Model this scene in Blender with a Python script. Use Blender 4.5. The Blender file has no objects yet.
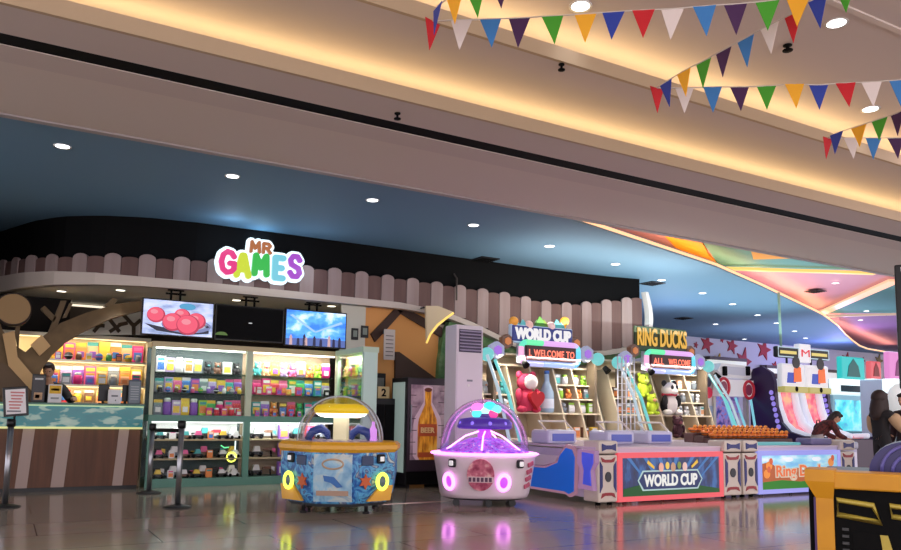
import bpy, bmesh, math, random
from mathutils import Vector, Matrix
sc = bpy.context.scene
C = sc.collection
PI = math.pi
rnd = random.Random(7)

# ------------------------------------------------------------------ camera
# world axes: x runs along the shop fronts and ceiling beams, y runs into the shops, z up, metres
F_PX, PX, PY, HC = 768.0, 450.0, 330.0, 1.2
ROLL, PITCH = 0.0169, math.atan(84.6 / 768.0)
AX = Vector((.8660254, -.5, 0)); AY = Vector((.5, .8660254, 0)); AZ = Vector((0, 0, 1))
_u0 = -AY * math.sin(PITCH) + AZ * math.cos(PITCH)
CF = AY * math.cos(PITCH) + AZ * math.sin(PITCH)
CR = AX * math.cos(ROLL) + _u0 * math.sin(ROLL)
CU = -AX * math.sin(ROLL) + _u0 * math.cos(ROLL)
CP = Vector((0, 0, HC))
cam_d = bpy.data.cameras.new('camera'); cam = bpy.data.objects.new('camera', cam_d); C.objects.link(cam)
cam_d.sensor_width = 36; cam_d.sensor_fit = 'HORIZONTAL'; cam_d.lens = F_PX / 901 * 36
cam_d.shift_y = (PY - 275) / 901; cam_d.clip_start = .05; cam_d.clip_end = 200
m = Matrix((CR, CU, -CF)).transposed().to_4x4(); m.translation = CP
cam.matrix_world = m
sc.camera = cam

def _ray(x, y): return CF + CR * ((x - PX) / F_PX) - CU * ((y - PY) / F_PX)
def atD(x, y, d): r = _ray(x, y); return CP + r * (d / r.dot(AY))       # point at a distance
def atZ(x, y, z): r = _ray(x, y); return CP + r * ((z - HC) / r.z)      # point on a level plane
def atV(x, y, v): r = _ray(x, y); return CP + r * (v / r.y)             # point on a shop-front plane
def atU(x, y, u): r = _ray(x, y); return CP + r * (u / r.x)

# ------------------------------------------------------------------ world, exposure, large lights
sc.view_settings.view_transform = 'Standard'; sc.view_settings.look = 'None'
sc.view_settings.gamma = 1; sc.view_settings.use_curve_mapping = False
sc.view_settings.exposure = 0.0
sc.cycles.use_denoising = True
sc.cycles.max_bounces = 8; sc.cycles.transparent_max_bounces = 16
sc.cycles.sample_clamp_indirect = 4
w = bpy.data.worlds.new('world'); sc.world = w; w.use_nodes = True
w.node_tree.nodes['Background'].inputs[0].default_value = (.92, .87, .93, 1)
w.node_tree.nodes['Background'].inputs[1].default_value = 2.75

def area(name, loc, size, size_y, power, col, direction=(0, 0, -1), spread=180):
    d = bpy.data.lights.new(name, 'AREA'); d.shape = 'RECTANGLE'; d.size = size; d.size_y = size_y
    d.energy = power; d.color = col; d.spread = math.radians(spread)
    o = bpy.data.objects.new(name, d); C.objects.link(o); o.location = loc
    o.rotation_euler = Vector(direction).to_track_quat('-Z', 'Y').to_euler()
    return o
def strip(name, p0, p1, width, power, col, direction):
    # a long area light from p0 to p1 shining in a direction
    p0 = Vector(p0); p1 = Vector(p1); ax = (p1 - p0); L = ax.length; ax.normalize()
    z = -Vector(direction).normalized(); y = z.cross(ax).normalized(); z = ax.cross(y)
    d = bpy.data.lights.new(name, 'AREA'); d.shape = 'RECTANGLE'; d.size = L; d.size_y = width
    d.energy = power; d.color = col
    o = bpy.data.objects.new(name, d); C.objects.link(o)
    mm = Matrix((ax, y, z)).transposed().to_4x4(); mm.translation = (p0 + p1) / 2; o.matrix_world = mm
    return o
def point(name, loc, power, col, r=.1):
    d = bpy.data.lights.new(name, 'POINT'); d.energy = power; d.color = col; d.shadow_soft_size = r
    o = bpy.data.objects.new(name, d); C.objects.link(o); o.location = loc; return o

WARM = (1, .74, .34)
strip('cove_light', (-6, 6.78, 4.34), (44, 6.78, 4.34), .05, 145, WARM, (0, -.35, 1))
strip('cove_light', (-6, 6.02, 4.82), (44, 6.02, 4.82), .05, 145, WARM, (0, -.35, 1))
area('hall_light', (4, -2, 4.9), 14, 6, 420, (1, .9, .86))
area('hall_light', (16, 3, 4.9), 12, 5, 280, (.95, .85, 1))
area('arcade_fill', (14.5, 12.5, 3.2), 8, 4, 130, (.78, .98, 1), (0, 0, 1))  # unseen upward fills added to brighten the ceiling, standing for the machines' light
area('arcade_fill', (24, 15.5, 3.2), 8, 5, 130, (.65, .72, 1), (0, 0, 1))
area('booth_fill', (9.8, 10.6, 2.95), 4, 1, 80, (1, .9, .78), (0, .45, 1))  # unseen warm fill added to brighten the board fence

# ------------------------------------------------------------------ materials
def lin(c):
    return tuple(((x / 255) / 12.92 if x / 255 <= .04045 else ((x / 255 + .055) / 1.055) ** 2.4) for x in c[:3]) + (1,)
_M = {}
def mat(col, rough=.5, metal=0, emit=0, ecol=None, coat=0, key=None):
    k = (tuple(col), rough, metal, emit, ecol, coat)
    if k in _M: return _M[k]
    mt = bpy.data.materials.new('m%d' % len(_M)); mt.use_nodes = True
    b = mt.node_tree.nodes['Principled BSDF']
    b.inputs['Base Color'].default_value = lin(col); b.inputs['Roughness'].default_value = rough
    b.inputs['Metallic'].default_value = metal; b.inputs['Coat Weight'].default_value = coat
    if emit:
        b.inputs['Emission Color'].default_value = lin(ecol or col); b.inputs['Emission Strength'].default_value = emit
    _M[k] = mt; return mt
def glow(col, s=1.0): return mat((20, 20, 20), .4, 0, s, tuple(col))
def noise_mat(name, stops, scale=4, detail=4, rough=.5, emit=0, stretch=(1, 1, 1), kind='noise', constant=False, distort=0, bump=0):
    mt = bpy.data.materials.new(name); mt.use_nodes = True; nt = mt.node_tree
    b = nt.nodes['Principled BSDF']; b.inputs['Roughness'].default_value = rough
    tc = nt.nodes.new('ShaderNodeTexCoord'); mp = nt.nodes.new('ShaderNodeMapping'); mp.inputs['Scale'].default_value = stretch
    nt.links.new(tc.outputs['Object'], mp.inputs['Vector'])
    if kind == 'noise':
        n = nt.nodes.new('ShaderNodeTexNoise'); n.inputs['Detail'].default_value = detail; n.inputs['Distortion'].default_value = distort
        out = n.outputs['Fac']
    elif kind == 'voronoi':
        n = nt.nodes.new('ShaderNodeTexVoronoi'); out = n.outputs['Color']
    n.inputs['Scale'].default_value = scale
    nt.links.new(mp.outputs['Vector'], n.inputs['Vector'])
    cr = nt.nodes.new('ShaderNodeValToRGB')
    if constant: cr.color_ramp.interpolation = 'CONSTANT'
    while len(cr.color_ramp.elements) < len(stops): cr.color_ramp.elements.new(.5)
    for e, (p, c) in zip(cr.color_ramp.elements, stops): e.position = p; e.color = lin(c)
    nt.links.new(out, cr.inputs['Fac']); nt.links.new(cr.outputs['Color'], b.inputs['Base Color'])
    if emit:
        nt.links.new(cr.outputs['Color'], b.inputs['Emission Color']); b.inputs['Emission Strength'].default_value = emit
    if bump:
        bp = nt.nodes.new('ShaderNodeBump'); bp.inputs['Strength'].default_value = bump
        nt.links.new(out, bp.inputs['Height']); nt.links.new(bp.outputs['Normal'], b.inputs['Normal'])
    return mt
def glass_mat(name, tint=(255, 255, 255), refl=.12):
    mt = bpy.data.materials.new(name); mt.use_nodes = True; nt = mt.node_tree; nt.nodes.clear()
    o = nt.nodes.new('ShaderNodeOutputMaterial'); mx = nt.nodes.new('ShaderNodeMixShader')
    t = nt.nodes.new('ShaderNodeBsdfTransparent'); t.inputs[0].default_value = lin(tint)
    g = nt.nodes.new('ShaderNodeBsdfGlossy'); g.inputs['Roughness'].default_value = .03
    lw = nt.nodes.new('ShaderNodeLayerWeight'); lw.inputs[0].default_value = refl
    ml = nt.nodes.new('ShaderNodeMath'); ml.operation = 'MULTIPLY'; ml.inputs[1].default_value = .6
    nt.links.new(lw.outputs['Fresnel'], ml.inputs[0]); nt.links.new(ml.outputs[0], mx.inputs[0])
    nt.links.new(t.outputs[0], mx.inputs[1]); nt.links.new(g.outputs[0], mx.inputs[2]); nt.links.new(mx.outputs[0], o.inputs[0])
    return mt
GLASS = glass_mat('clear_glass'); SHELFG = glass_mat('shelf_glass', (205, 230, 215), .3); DOME = glass_mat('clear_acrylic', (250, 247, 252), .22)

# ------------------------------------------------------------------ mesh helpers
class MB:
    def __init__(s): s.bm = bmesh.new(); s.mi = 0; s.M = None
    def _fin(s, verts, faces, smooth):
        if s.M is not None: bmesh.ops.transform(s.bm, matrix=s.M, verts=verts)
        for f in faces: f.material_index = s.mi; f.smooth = smooth
    def _add(s, other, smooth=False):
        n0 = len(s.bm.verts); f0 = len(s.bm.faces)
        me = bpy.data.meshes.new('t'); other.to_mesh(me); other.free(); s.bm.from_mesh(me); bpy.data.meshes.remove(me)
        s.bm.verts.ensure_lookup_table(); s.bm.faces.ensure_lookup_table()
        s._fin(s.bm.verts[n0:], s.bm.faces[f0:], smooth); return s
    def box(s, c, d, bev=0, rot=None, seg=2):
        b = bmesh.new(); bmesh.ops.create_cube(b, size=1)
        bmesh.ops.scale(b, vec=d, verts=b.verts)
        if bev: bmesh.ops.bevel(b, geom=list(b.edges), offset=min(bev, min(d) * .45), segments=seg, affect='EDGES', profile=.5)
        if rot is not None: bmesh.ops.rotate(b, matrix=rot, verts=b.verts)
        bmesh.ops.translate(b, vec=c, verts=b.verts)
        return s._add(b)
    def bx(s, x0, x1, y0, y1, z0, z1, bev=0):
        return s.box(((x0 + x1) / 2, (y0 + y1) / 2, (z0 + z1) / 2), (abs(x1 - x0), abs(y1 - y0), abs(z1 - z0)), bev)
    def cyl(s, p0, p1, r0, r1=None, n=16, caps=True):
        r1 = r0 if r1 is None else r1; p0 = Vector(p0); p1 = Vector(p1); d = p1 - p0
        b = bmesh.new(); bmesh.ops.create_cone(b, cap_ends=caps, segments=n, radius1=r0, radius2=r1, depth=d.length)
        q = Vector((0, 0, 1)).rotation_difference(d.normalized()).to_matrix()
        bmesh.ops.rotate(b, matrix=q, verts=b.verts); bmesh.ops.translate(b, vec=(p0 + p1) / 2, verts=b.verts)
        s._add(b, True)
        for f in s.bm.faces[-(n + 2):]:
            if len(f.verts) > 4: f.smooth = False
        return s
    def ball(s, c, r, n=14):
        b = bmesh.new(); bmesh.ops.create_uvsphere(b, u_segments=n, v_segments=max(6, n // 2 + 1), radius=1)
        bmesh.ops.scale(b, vec=(r, r, r) if isinstance(r, (int, float)) else r, verts=b.verts)
        bmesh.ops.translate(b, vec=c, verts=b.verts); return s._add(b, True)
    def prism(s, pts, y0, y1):
        """outline in x,z extruded along y"""
        return s.solid([Vector((p[0], y0, p[1])) for p in pts], Vector((0, y1 - y0, 0)))
    def flat(s, pts, z0, z1):
        return s.solid([Vector((p[0], p[1], z0)) for p in pts], Vector((0, 0, z1 - z0)))
    def solid(s, pts, ext):
        b = bmesh.new(); v0 = [b.verts.new(p) for p in pts]; v1 = [b.verts.new(Vector(p) + Vector(ext)) for p in pts]; n = len(pts)
        b.faces.new(v0); b.faces.new(list(reversed(v1)))
        for i in range(n): b.faces.new((v0[i], v1[i], v1[(i + 1) % n], v0[(i + 1) % n]))
        bmesh.ops.recalc_face_normals(b, faces=b.faces)
        bmesh.ops.triangulate(b, faces=[f for f in b.faces if len(f.verts) > 4]); return s._add(b)
    def loft(s, rings, caps=True, smooth=True, closed=True):
        b = bmesh.new(); R = [[b.verts.new(p) for p in r] for r in rings]; n = len(rings[0])
        for a, c in zip(R, R[1:]):
            for i in range(n if closed else n - 1): b.faces.new((a[i], a[(i + 1) % n], c[(i + 1) % n], c[i]))
        if caps and closed:
            b.faces.new(list(reversed(R[0]))); b.faces.new(R[-1])
        bmesh.ops.recalc_face_normals(b, faces=b.faces); return s._add(b, smooth)
    def lathe(s, prof, c=(0, 0, 0), n=24, sx=1, sy=1, caps=True):
        return s.loft([[(c[0] + r * sx * math.cos(2 * PI * i / n), c[1] + r * sy * math.sin(2 * PI * i / n), c[2] + z) for i in range(n)] for r, z in prof], caps)
    def tube(s, pts, r, n=8, closed=False):
        pts = [Vector(p) for p in pts]; rings = []; N = len(pts); up = None
        for i, p in enumerate(pts):
            a = pts[(i - 1) % N] if closed or i else p; c = pts[(i + 1) % N] if closed or i < N - 1 else p
            t = (c - a).normalized()
            if up is None: up = Vector((0, 0, 1)) if abs(t.z) < .9 else Vector((1, 0, 0))
            x = t.cross(up).normalized(); up = x.cross(t).normalized()
            rr = r[i] if isinstance(r, (list, tuple)) else r
            rings.append([p + x * rr * math.cos(2 * PI * k / n) + up * rr * math.sin(2 * PI * k / n) for k in range(n)])
        if closed: rings.append(rings[0])
        return s.loft(rings, not closed)
    def ring(s, c, R, r, n=24, rz=None):
        """torus standing in the x,z plane"""
        RX, RZ = (R, rz or R)
        return s.tube([(c[0] + RX * math.cos(2 * PI * i / n), c[1], c[2] + RZ * math.sin(2 * PI * i / n)) for i in range(n)], r, 8, True)
    def mesh(s, me, M=None):
        b = bmesh.new(); b.from_mesh(me)
        if M is not None: bmesh.ops.transform(b, matrix=M, verts=b.verts)
        return s._add(b)
    def build(s, name, mats, parent=None, world=False):
        if parent is not None and world:
            pm = Matrix.Translation(parent.location) @ Matrix.Rotation(parent.rotation_euler.z, 4, 'Z') @ Matrix.Diagonal((*parent.scale, 1))
            bmesh.ops.transform(s.bm, matrix=pm.inverted(), verts=s.bm.verts)
        me = bpy.data.meshes.new(name); s.bm.to_mesh(me); s.bm.free()
        for mm in (mats if isinstance(mats, (list, tuple)) else [mats]): me.materials.append(mm)
        o = bpy.data.objects.new(name, me); C.objects.link(o)
        if parent is not None: o.parent = parent
        return o

def tag(o, label, cat, group=None):
    o['label'] = label; o['category'] = cat
    if group: o['group'] = group
    return o
def thing(name, label, cat, loc=(0, 0, 0), rz=0, group=None):
    o = bpy.data.objects.new(name, None); C.objects.link(o); o.location = loc; o.rotation_euler.z = rz
    o.empty_display_size = .1
    return tag(o, label, cat, group)
def struct(name, mb, mats):
    o = mb.build(name, mats); o['kind'] = 'structure'; return o
def dup(root, loc, rz=None, label=None):
    r = root.copy(); C.objects.link(r); r.location = loc
    if rz is not None: r.rotation_euler.z = rz
    if label: r['label'] = label
    for ch in list(root.children):
        c = ch.copy(); C.objects.link(c); c.parent = r
        for g in ch.children:
            d = g.copy(); C.objects.link(d); d.parent = c
    return r
def text_mesh(txt, size, ext=.01, off=0.0, align='CENTER', space=1.0):
    """upright lettering facing -y, centred on the origin"""
    cu = bpy.data.curves.new('t', 'FONT'); cu.body = txt; cu.size = size; cu.extrude = ext; cu.offset = off
    cu.align_x = align; cu.align_y = 'CENTER'; cu.resolution_u = 3; cu.space_character = space
    o = bpy.data.objects.new('t', cu); C.objects.link(o)
    dg = bpy.context.evaluated_depsgraph_get(); me = bpy.data.meshes.new_from_object(o.evaluated_get(dg))
    bpy.data.objects.remove(o); bpy.data.curves.remove(cu)
    me.transform(Matrix.Rotation(PI / 2, 4, 'X')); me.materials.clear(); return me
def put_text(name, txt, size, mt, parent, loc, ext=.01, off=0.0, width=None, height=None, rz=0, space=1.0):
    me = text_mesh(txt, size, ext, off, space=space)
    xs = [v.co.x for v in me.vertices]; zs = [v.co.z for v in me.vertices]
    cx = (max(xs) + min(xs)) / 2; cz = (max(zs) + min(zs)) / 2
    sx = width / (max(xs) - min(xs)) if width else 1; sz = height / (max(zs) - min(zs)) if height else sx
    if not width: sx = sz
    M = Matrix.Translation(loc) @ Matrix.Rotation(rz, 4, 'Z') @ Matrix.Diagonal((sx, 1, sz, 1)) @ Matrix.Translation((-cx, 0, -cz))
    me.transform(M); me.name = name; me.materials.append(mt)
    o = bpy.data.objects.new(name, me); C.objects.link(o); o.parent = parent; return o
ORD = ['first', 'second', 'third', 'fourth', 'fifth', 'sixth', 'seventh', 'eighth', 'ninth', 'tenth', 'eleventh', 'twelfth', 'thirteenth', 'fourteenth', 'fifteenth', 'sixteenth', 'seventeenth', 'eighteenth', 'nineteenth', 'twentieth']

# ------------------------------------------------------------------ common colours
PAINT = mat((205, 190, 183), .7); PAINT2 = mat((214, 200, 190), .7); BLACK = mat((6, 6, 7), .7); BLACKG = mat((10, 10, 12), .3)
BLACK.node_tree.nodes['Principled BSDF'].inputs['Specular IOR Level'].default_value = .12; BLACKG.node_tree.nodes['Principled BSDF'].inputs['Specular IOR Level'].default_value = .3
WHITE = mat((225, 222, 218), .45); BLUEC = mat((96, 140, 175), .7); STEEL = mat((150, 150, 155), .28, .9)
DARKM = mat((30, 30, 32), .4, .3); CREAM = mat((205, 190, 160), .55); TEALF = mat((90, 140, 125), .45)

# ================================================================== STRUCTURE
# ---- floor
fm = bpy.data.materials.new('polished_floor_tiles'); fm.use_nodes = True; nt = fm.node_tree; b = nt.nodes['Principled BSDF']
tc = nt.nodes.new('ShaderNodeTexCoord'); mp = nt.nodes.new('ShaderNodeMapping'); mp.inputs['Location'].default_value = (-.36, -7.5, 0)
br = nt.nodes.new('ShaderNodeTexBrick'); br.offset = .5; br.inputs['Scale'].default_value = 1
br.inputs['Brick Width'].default_value = 1.97; br.inputs['Row Height'].default_value = .85; br.inputs['Mortar Size'].default_value = .006
br.inputs['Color1'].default_value = lin((178, 163, 147)); br.inputs['Color2'].default_value = lin((168, 153, 138)); br.inputs['Mortar'].default_value = lin((40, 35, 32))
nz = nt.nodes.new('ShaderNodeTexNoise'); nz.inputs['Scale'].default_value = 3; nz.inputs['Detail'].default_value = 6
mx = nt.nodes.new('ShaderNodeMix'); mx.data_type = 'RGBA'; mx.blend_type = 'MULTIPLY'; mx.inputs[0].default_value = .25
nt.links.new(tc.outputs['Object'], mp.inputs[0]); nt.links.new(mp.outputs[0], br.inputs[0]); nt.links.new(tc.outputs['Object'], nz.inputs[0])
nt.links.new(br.outputs['Color'], mx.inputs[6]); nt.links.new(nz.outputs['Color'], mx.inputs[7]); nt.links.new(mx.outputs[2], b.inputs['Base Color'])
b.inputs['Roughness'].default_value = .12; b.inputs['Specular IOR Level'].default_value = .5
struct('floor', MB().bx(-14, 46, -8, 24, -.1, 0), fm)
struct('trim_1', MB().bx(4.25, 5.5, 9.42, 9.46, 0, .004), mat((200, 175, 165), .25, .6))

# ---- hall ceiling: stepped bulkheads with warm coves
X0, X1 = -14, 46
def slab(name, y0, y1, z0, z1, mt=PAINT): return struct(name, MB().bx(X0, X1, y0, y1, z0, z1), mt)
slab('ceiling', -8, 6.4, 5.1, 5.2)
slab('ceiling_step', 5.64, 7.0, 4.6, 4.72)
LIP_SHADED = mat((186, 162, 132), .7)  # same paint as the ceiling, darkened and warmed to imitate shade and cove bounce
slab('trim_2', 5.6, 5.64, 4.6, 4.74, LIP_SHADED)
slab('ceiling_riser', 6.2, 6.3, 4.72, 5.1)
slab('ceiling_soffit', 6.33, 6.83, 4.15, 4.24)
slab('trim_3', 6.29, 6.33, 4.15, 4.29, LIP_SHADED)
slab('ceiling_slot', 6.83, 7.05, 4.155, 4.3, BLACK)
slab('ceiling_lower', 7.05, 8.78, 4.15, 4.6, PAINT2)
slab('trim_4', 8.74, 8.83, 4.13, 4.15, mat((170, 160, 160), .6))
slab('wall_riser', 6.95, 7.05, 4.25, 4.62)
slab('ceiling_band', 7.05, 7.4, 4.146, 4.15)
# thin step line on the hall ceiling
p0 = atZ(820, -4, 5.1); p1 = atZ(901, 31, 5.1)
d = (p1 - p0).normalized(); n = Vector((-d.y, d.x, 0)) * .03
struct('trim_5', MB().solid([p0 - d * 3 - n, p0 - d * 3 + n, p1 + d * 6 + n, p1 + d * 6 - n], (0, 0, -.02)), PAINT2)

# ---- blue shop ceiling with a curved, lit edge
EDGE = [(535, 209), (560, 216), (590, 226), (677, 254.5), (715, 267), (760, 286.5), (795, 303), (814, 312), (822, 316), (829, 321), (837, 327), (845, 336), (852, 342), (859, 347), (867, 350), (897, 355)]
edge = [atZ(x, y, 4.2) for x, y in EDGE]
poly = [(X0, 8.83)] + [(p.x, p.y) for p in edge] + [(45, 21.5), (45, 22.5), (X0, 22.5)]
poly[1] = (6.45, 8.83)
struct('ceiling_blue', MB().flat(poly, 4.2, 4.3), mat((104, 142, 170), .7))
led = MB()
for a, c in zip(edge, edge[1:]):
    dd = (c - a); nn = Vector((dd.y, -dd.x, 0)).normalized() * .025
    led.solid([a + Vector((0, 0, .03)), c + Vector((0, 0, .03)), c + nn + Vector((0, 0, .03)), a + nn + Vector((0, 0, .03))], (0, 0, .045))
struct('led_strip', led, glow((255, 190, 140), 1.6))  # the glowing LED strip along the blue ceiling edge
for a, c in ((1, 5), (5, 7), (7, 11), (11, 15)):
    pa, pc = edge[a], edge[c]; dd = (pc - pa); nn = Vector((dd.y, -dd.x, 0)).normalized()
    strip('edge_light', pa - nn * .25 + Vector((0, 0, .13)), pc - nn * .25 + Vector((0, 0, .13)), .05, 7 * dd.length, (1, .5, .25), Vector((0, 0, 1)))
def panel(name, px, z, mt, th=.05):
    return struct(name, MB().flat([(q.x, q.y) for q in (atZ(x, y, z) for x, y in px)], z, z + th), mt)
PINKC = mat((196, 150, 165), .7); TEALC = mat((90, 160, 155), .7); YELC = mat((235, 160, 30), .6); PURC = mat((150, 110, 150), .7)
struct('ceiling_pink', MB().bx(6, 45, 8.85, 22, 4.72, 4.8), PINKC)
panel('ceiling_teal', [(698, 236), (751, 225), (900, 225), (900, 268), (861, 270), (731, 268), (719, 266)], 4.68, TEALC)
panel('ceiling_yellow', [(664, 236), (697, 234), (708, 255), (719, 267), (681, 254)], 4.66, YELC)
panel('ceiling_amber', [(748, 243), (760, 240), (798, 250), (795, 258.5), (753, 259.5)], 4.66, YELC)
panel('ceiling_green', [(824, 313), (893, 283), (930, 262), (960, 300), (930, 313)], 4.68, TEALC)
panel('ceiling_purple', [(816, 317), (930, 315), (930, 372), (880, 372)], 4.68, PURC)
def beam(px0, px1, z, w, label, col, s):
    a = atZ(*px0, z); c = atZ(*px1, z); dd = (c - a).normalized(); nn = Vector((-dd.y, dd.x, 0)) * w / 2
    o = MB().solid([a - nn, c - nn, c + nn, a + nn], (0, 0, -.06)).build('light_beam', glow(col, s)); tag(o, label, 'light strip')
beam((719, 267), (874, 272), 4.62, .14, 'thin yellow glowing beam between teal and pink ceiling panels', (255, 205, 110), 1.2)
beam((819, 313), (895, 279), 4.62, .30, 'broad peach glowing beam right of the pink ceiling triangle', (255, 190, 150), 1.2)
beam((822, 315.5), (900, 313), 4.62, .16, 'pale glowing beam along the top of the purple ceiling panel', (225, 190, 170), .8)
area('arcade_light', (17, 12, 4.4), 6, 3, 30, (1, .55, .75), (0, 0, 1))

# ---- walls
LILAC = mat((204, 202, 214), .7)
struct('wall_back', MB().bx(12.5, 45, 19.9, 20.1, 0, 4.2), LILAC)
struct('wall_right', MB().bx(12.35, 12.5, 13.2, 20.1, 0, 4.2), LILAC)
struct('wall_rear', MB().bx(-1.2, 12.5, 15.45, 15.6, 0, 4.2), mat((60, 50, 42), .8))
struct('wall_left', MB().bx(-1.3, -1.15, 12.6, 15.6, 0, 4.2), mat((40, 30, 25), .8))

# fascia path: outer corner on the left, then straight along the shop front
def fascia(off):
    P = [(-.35, 15.3), (-.13, 14.73), (.2, 13.9), (.57, 13.31), (1.1, 12.88), (1.75, 12.6), (2.53, 12.48), (4.2, 12.45), (6.5, 12.45), (9.4, 12.45), (10.4, 12.4), (11.1, 12.33), (11.78, 12.2)]
    out = []
    for i, p in enumerate(P):
        a = Vector(P[max(0, i - 1)]); c = Vector(P[min(len(P) - 1, i + 1)]); t = (c - a).normalized()
        out.append(Vector((p[0] + t.y * off, p[1] - t.x * off)))
    return out
def along(path):
    L = [0]
    for a, c in zip(path, path[1:]): L.append(L[-1] + (c - a).length)
    def at(s):
        s = max(0, min(s, L[-1] - 1e-6))
        for i in range(len(L) - 1):
            if L[i] <= s <= L[i + 1]:
                t = (s - L[i]) / (L[i + 1] - L[i]); return path[i].lerp(path[i + 1], t), (path[i + 1] - path[i]).normalized()
    return L[-1], at
def band(path, z0, z1, th):
    """a curved upright band; z0, z1 may be functions of x"""
    g = lambda z, x: z(x) if callable(z) else z
    N = 60; L, at = along(path); rings = []
    for i in range(N + 1):
        p, t = at(L * i / N); n = Vector((-t.y, t.x)) * th
        rings.append([(p.x, p.y, g(z0, p.x)), (p.x + n.x, p.y + n.y, g(z0, p.x)), (p.x + n.x, p.y + n.y, g(z1, p.x)), (p.x, p.y, g(z1, p.x))])
    return MB().loft(rings, True, False)
def interp(tab):
    def f(x):
        if x <= tab[0][0]: return tab[0][1]
        for (a, c), (e, g) in zip(tab, tab[1:]):
            if x <= e:
                t = (x - a) / (e - a); return c + (g - c) * t
        return tab[-1][1]
    return f
ptop = interp([(-.3, 3.66), (.57, 3.58), (1.1, 3.59), (2.2, 3.6), (4.7, 3.70), (6.3, 3.68), (8.3, 3.62), (9.4, 3.53), (10.0, 3.54), (10.55, 3.62), (11.4, 3.76), (12, 3.9)])
pbot = interp([(-.3, 3.36), (.57, 3.30), (1.8, 3.23), (6.1, 3.2), (7.0, 3.11), (7.6, 2.96), (8.3, 2.72), (8.8, 2.59), (9.7, 2.53), (10.8, 2.58), (12, 2.8)])
struct('wall_front', band(fascia(-.03), lambda x: pbot(x) + .02, 4.2, .1), BLACK)
# the scalloped board fence on the fascia
fence = thing('board_fence', 'long row of round topped pink and brown boards along the shop fascia', 'fence', (6, 12.4, 3.2))
L, at = along(fascia(.04))
lightb = noise_mat('pale_board', [(.3, (150, 128, 124)), (.7, (166, 146, 142))], 6, rough=.7, stretch=(1, 1, .1)); darkb = noise_mat('brown_board', [(.3, (98, 70, 66)), (.7, (112, 84, 78))], 6, rough=.7, stretch=(1, 1, .1))
nb = int(L / .25)
for k in range(nb):
    p, t = at((k + .5) * L / nb); w2 = L / nb / 2 - .004; pale = k % 2 == 0
    zt = ptop(p.x) - (0 if pale else .05); zb = pbot(p.x); r = .075 if pale else .03
    pts = [(-w2, zb), (w2, zb), (w2, zt - r)] + [(w2 * math.cos(a), zt - r + r * math.sin(a)) for a in (PI * j / 8 for j in range(1, 8))] + [(-w2, zt - r)]
    mb = MB(); dz = .012 if pale else 0
    mb.M = Matrix.Translation((p.x, p.y, 0)) @ Matrix.Rotation(math.atan2(t.y, t.x), 4, 'Z')
    mb.prism(pts, -.02 - dz, .015); mb.build('board', lightb if pale else darkb, fence, True)
# white rim under the fence, canopy soffit, green leafy band under the arch
struct('trim_6', band(fascia(.1), lambda x: min(pbot(x) - .085, 3.09) if x < 6.1 else pbot(x) - .1, pbot, .16), mat((206, 192, 180), .55))
pa = [(q.x, q.y) for q in fascia(0)]
cut = [q for q in pa if q[0] < 5.6]
struct('ceiling_canopy', MB().flat(cut + [(5.6, 12.45), (5.6, 15.45), (-.5, 15.45)], 3.09, 3.16), mat((226, 220, 208), .6))
leaf = noise_mat('leafy_green', [(.3, (62, 108, 66)), (.55, (104, 146, 92)), (.75, (160, 180, 140))], 5, rough=.7)
GR = [(437, 392), (439, 360), (443, 335), (449, 322), (458, 322), (472, 332), (500, 343), (520, 350), (560, 355), (610, 355), (640, 348)]
gi = [atV(x, y, 12.5) for x, y in GR]
g = MB().loft([[(p.x, 12.5, p.z), (p.x, 12.65, p.z), (p.x + .06, 12.65, p.z - .2 + (.2 if i < 3 else 0)), (p.x + .06 + (.3 if i < 3 else 0), 12.5, p.z - .2 + (.2 if i < 3 else 0))] for i, p in enumerate(gi)], True, False)
struct('trim_7', g, leaf)
struct('wall_inner', MB().bx(7.0, 11.9, 12.66, 12.8, 0, 2.9), mat((190, 178, 160), .7))
# curved white end of the fence arch
e = MB(); e.loft([[(11.80 + .10 * math.sin(PI * k / 10), 12.06, 2.75 + k * .115), (11.80 + .10 * math.sin(PI * k / 10), 12.2, 2.75 + k * .115), (11.88 + .13 * math.sin(PI * k / 10), 12.2, 2.75 + k * .115), (11.88 + .13 * math.sin(PI * k / 10), 12.06, 2.75 + k * .115)] for k in range(11)], True, False)
struct('trim_8', e, WHITE)

# ================================================================== CEILING LIGHTS AND FITTINGS
BL = [(62, 146), (232, 176), (372, 200), (473, 225), (549, 246), (615, 264), (661, 280), (702, 293), (732, 304), (757, 315), (776, 323), (794, 331), (805, 338), (744, 339), (669, 330), (715, 324)]
where = ['far left above the black fascia', 'just left of the shop sign', 'right of the shop sign', 'above the tall white air conditioner', 'above the left booth marquee', 'above the right end of the fence', 'beside the curved end of the fence', 'before the long lit ceiling edge', 'before the tip of the teal ceiling', 'left of the peach beam', 'above the twin lane machine', 'closest to the hanging bar sign', 'deep in the arcade near the star wall', 'near the red stars on the wall', 'above the right booth marquee', 'between the right booth and the star wall']
def downlight(loc, r, col, s, label, power, group, lens_r=.8):
    t = thing('ceiling_downlight', label, 'ceiling light', loc, 0, group)
    MB().lathe([(r * .8, -.004), (r, -.012), (r * 1.02, 0), (r * .8, 0)], n=20).build('rim', WHITE, t)
    MB().lathe([(r * lens_r, -.006), (r * lens_r, .0)], n=20).build('lens', glow(col, s), t)
    if power:
        d = bpy.data.lights.new('downlight_lamp', 'SPOT'); d.energy = power; d.color = (.9, .93, 1); d.spot_size = 1.5; d.spot_blend = .8; d.shadow_soft_size = .08
        o = bpy.data.objects.new('downlight_lamp', d); C.objects.link(o); o.location = (loc[0], loc[1], loc[2] - .05)
    return t
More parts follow.
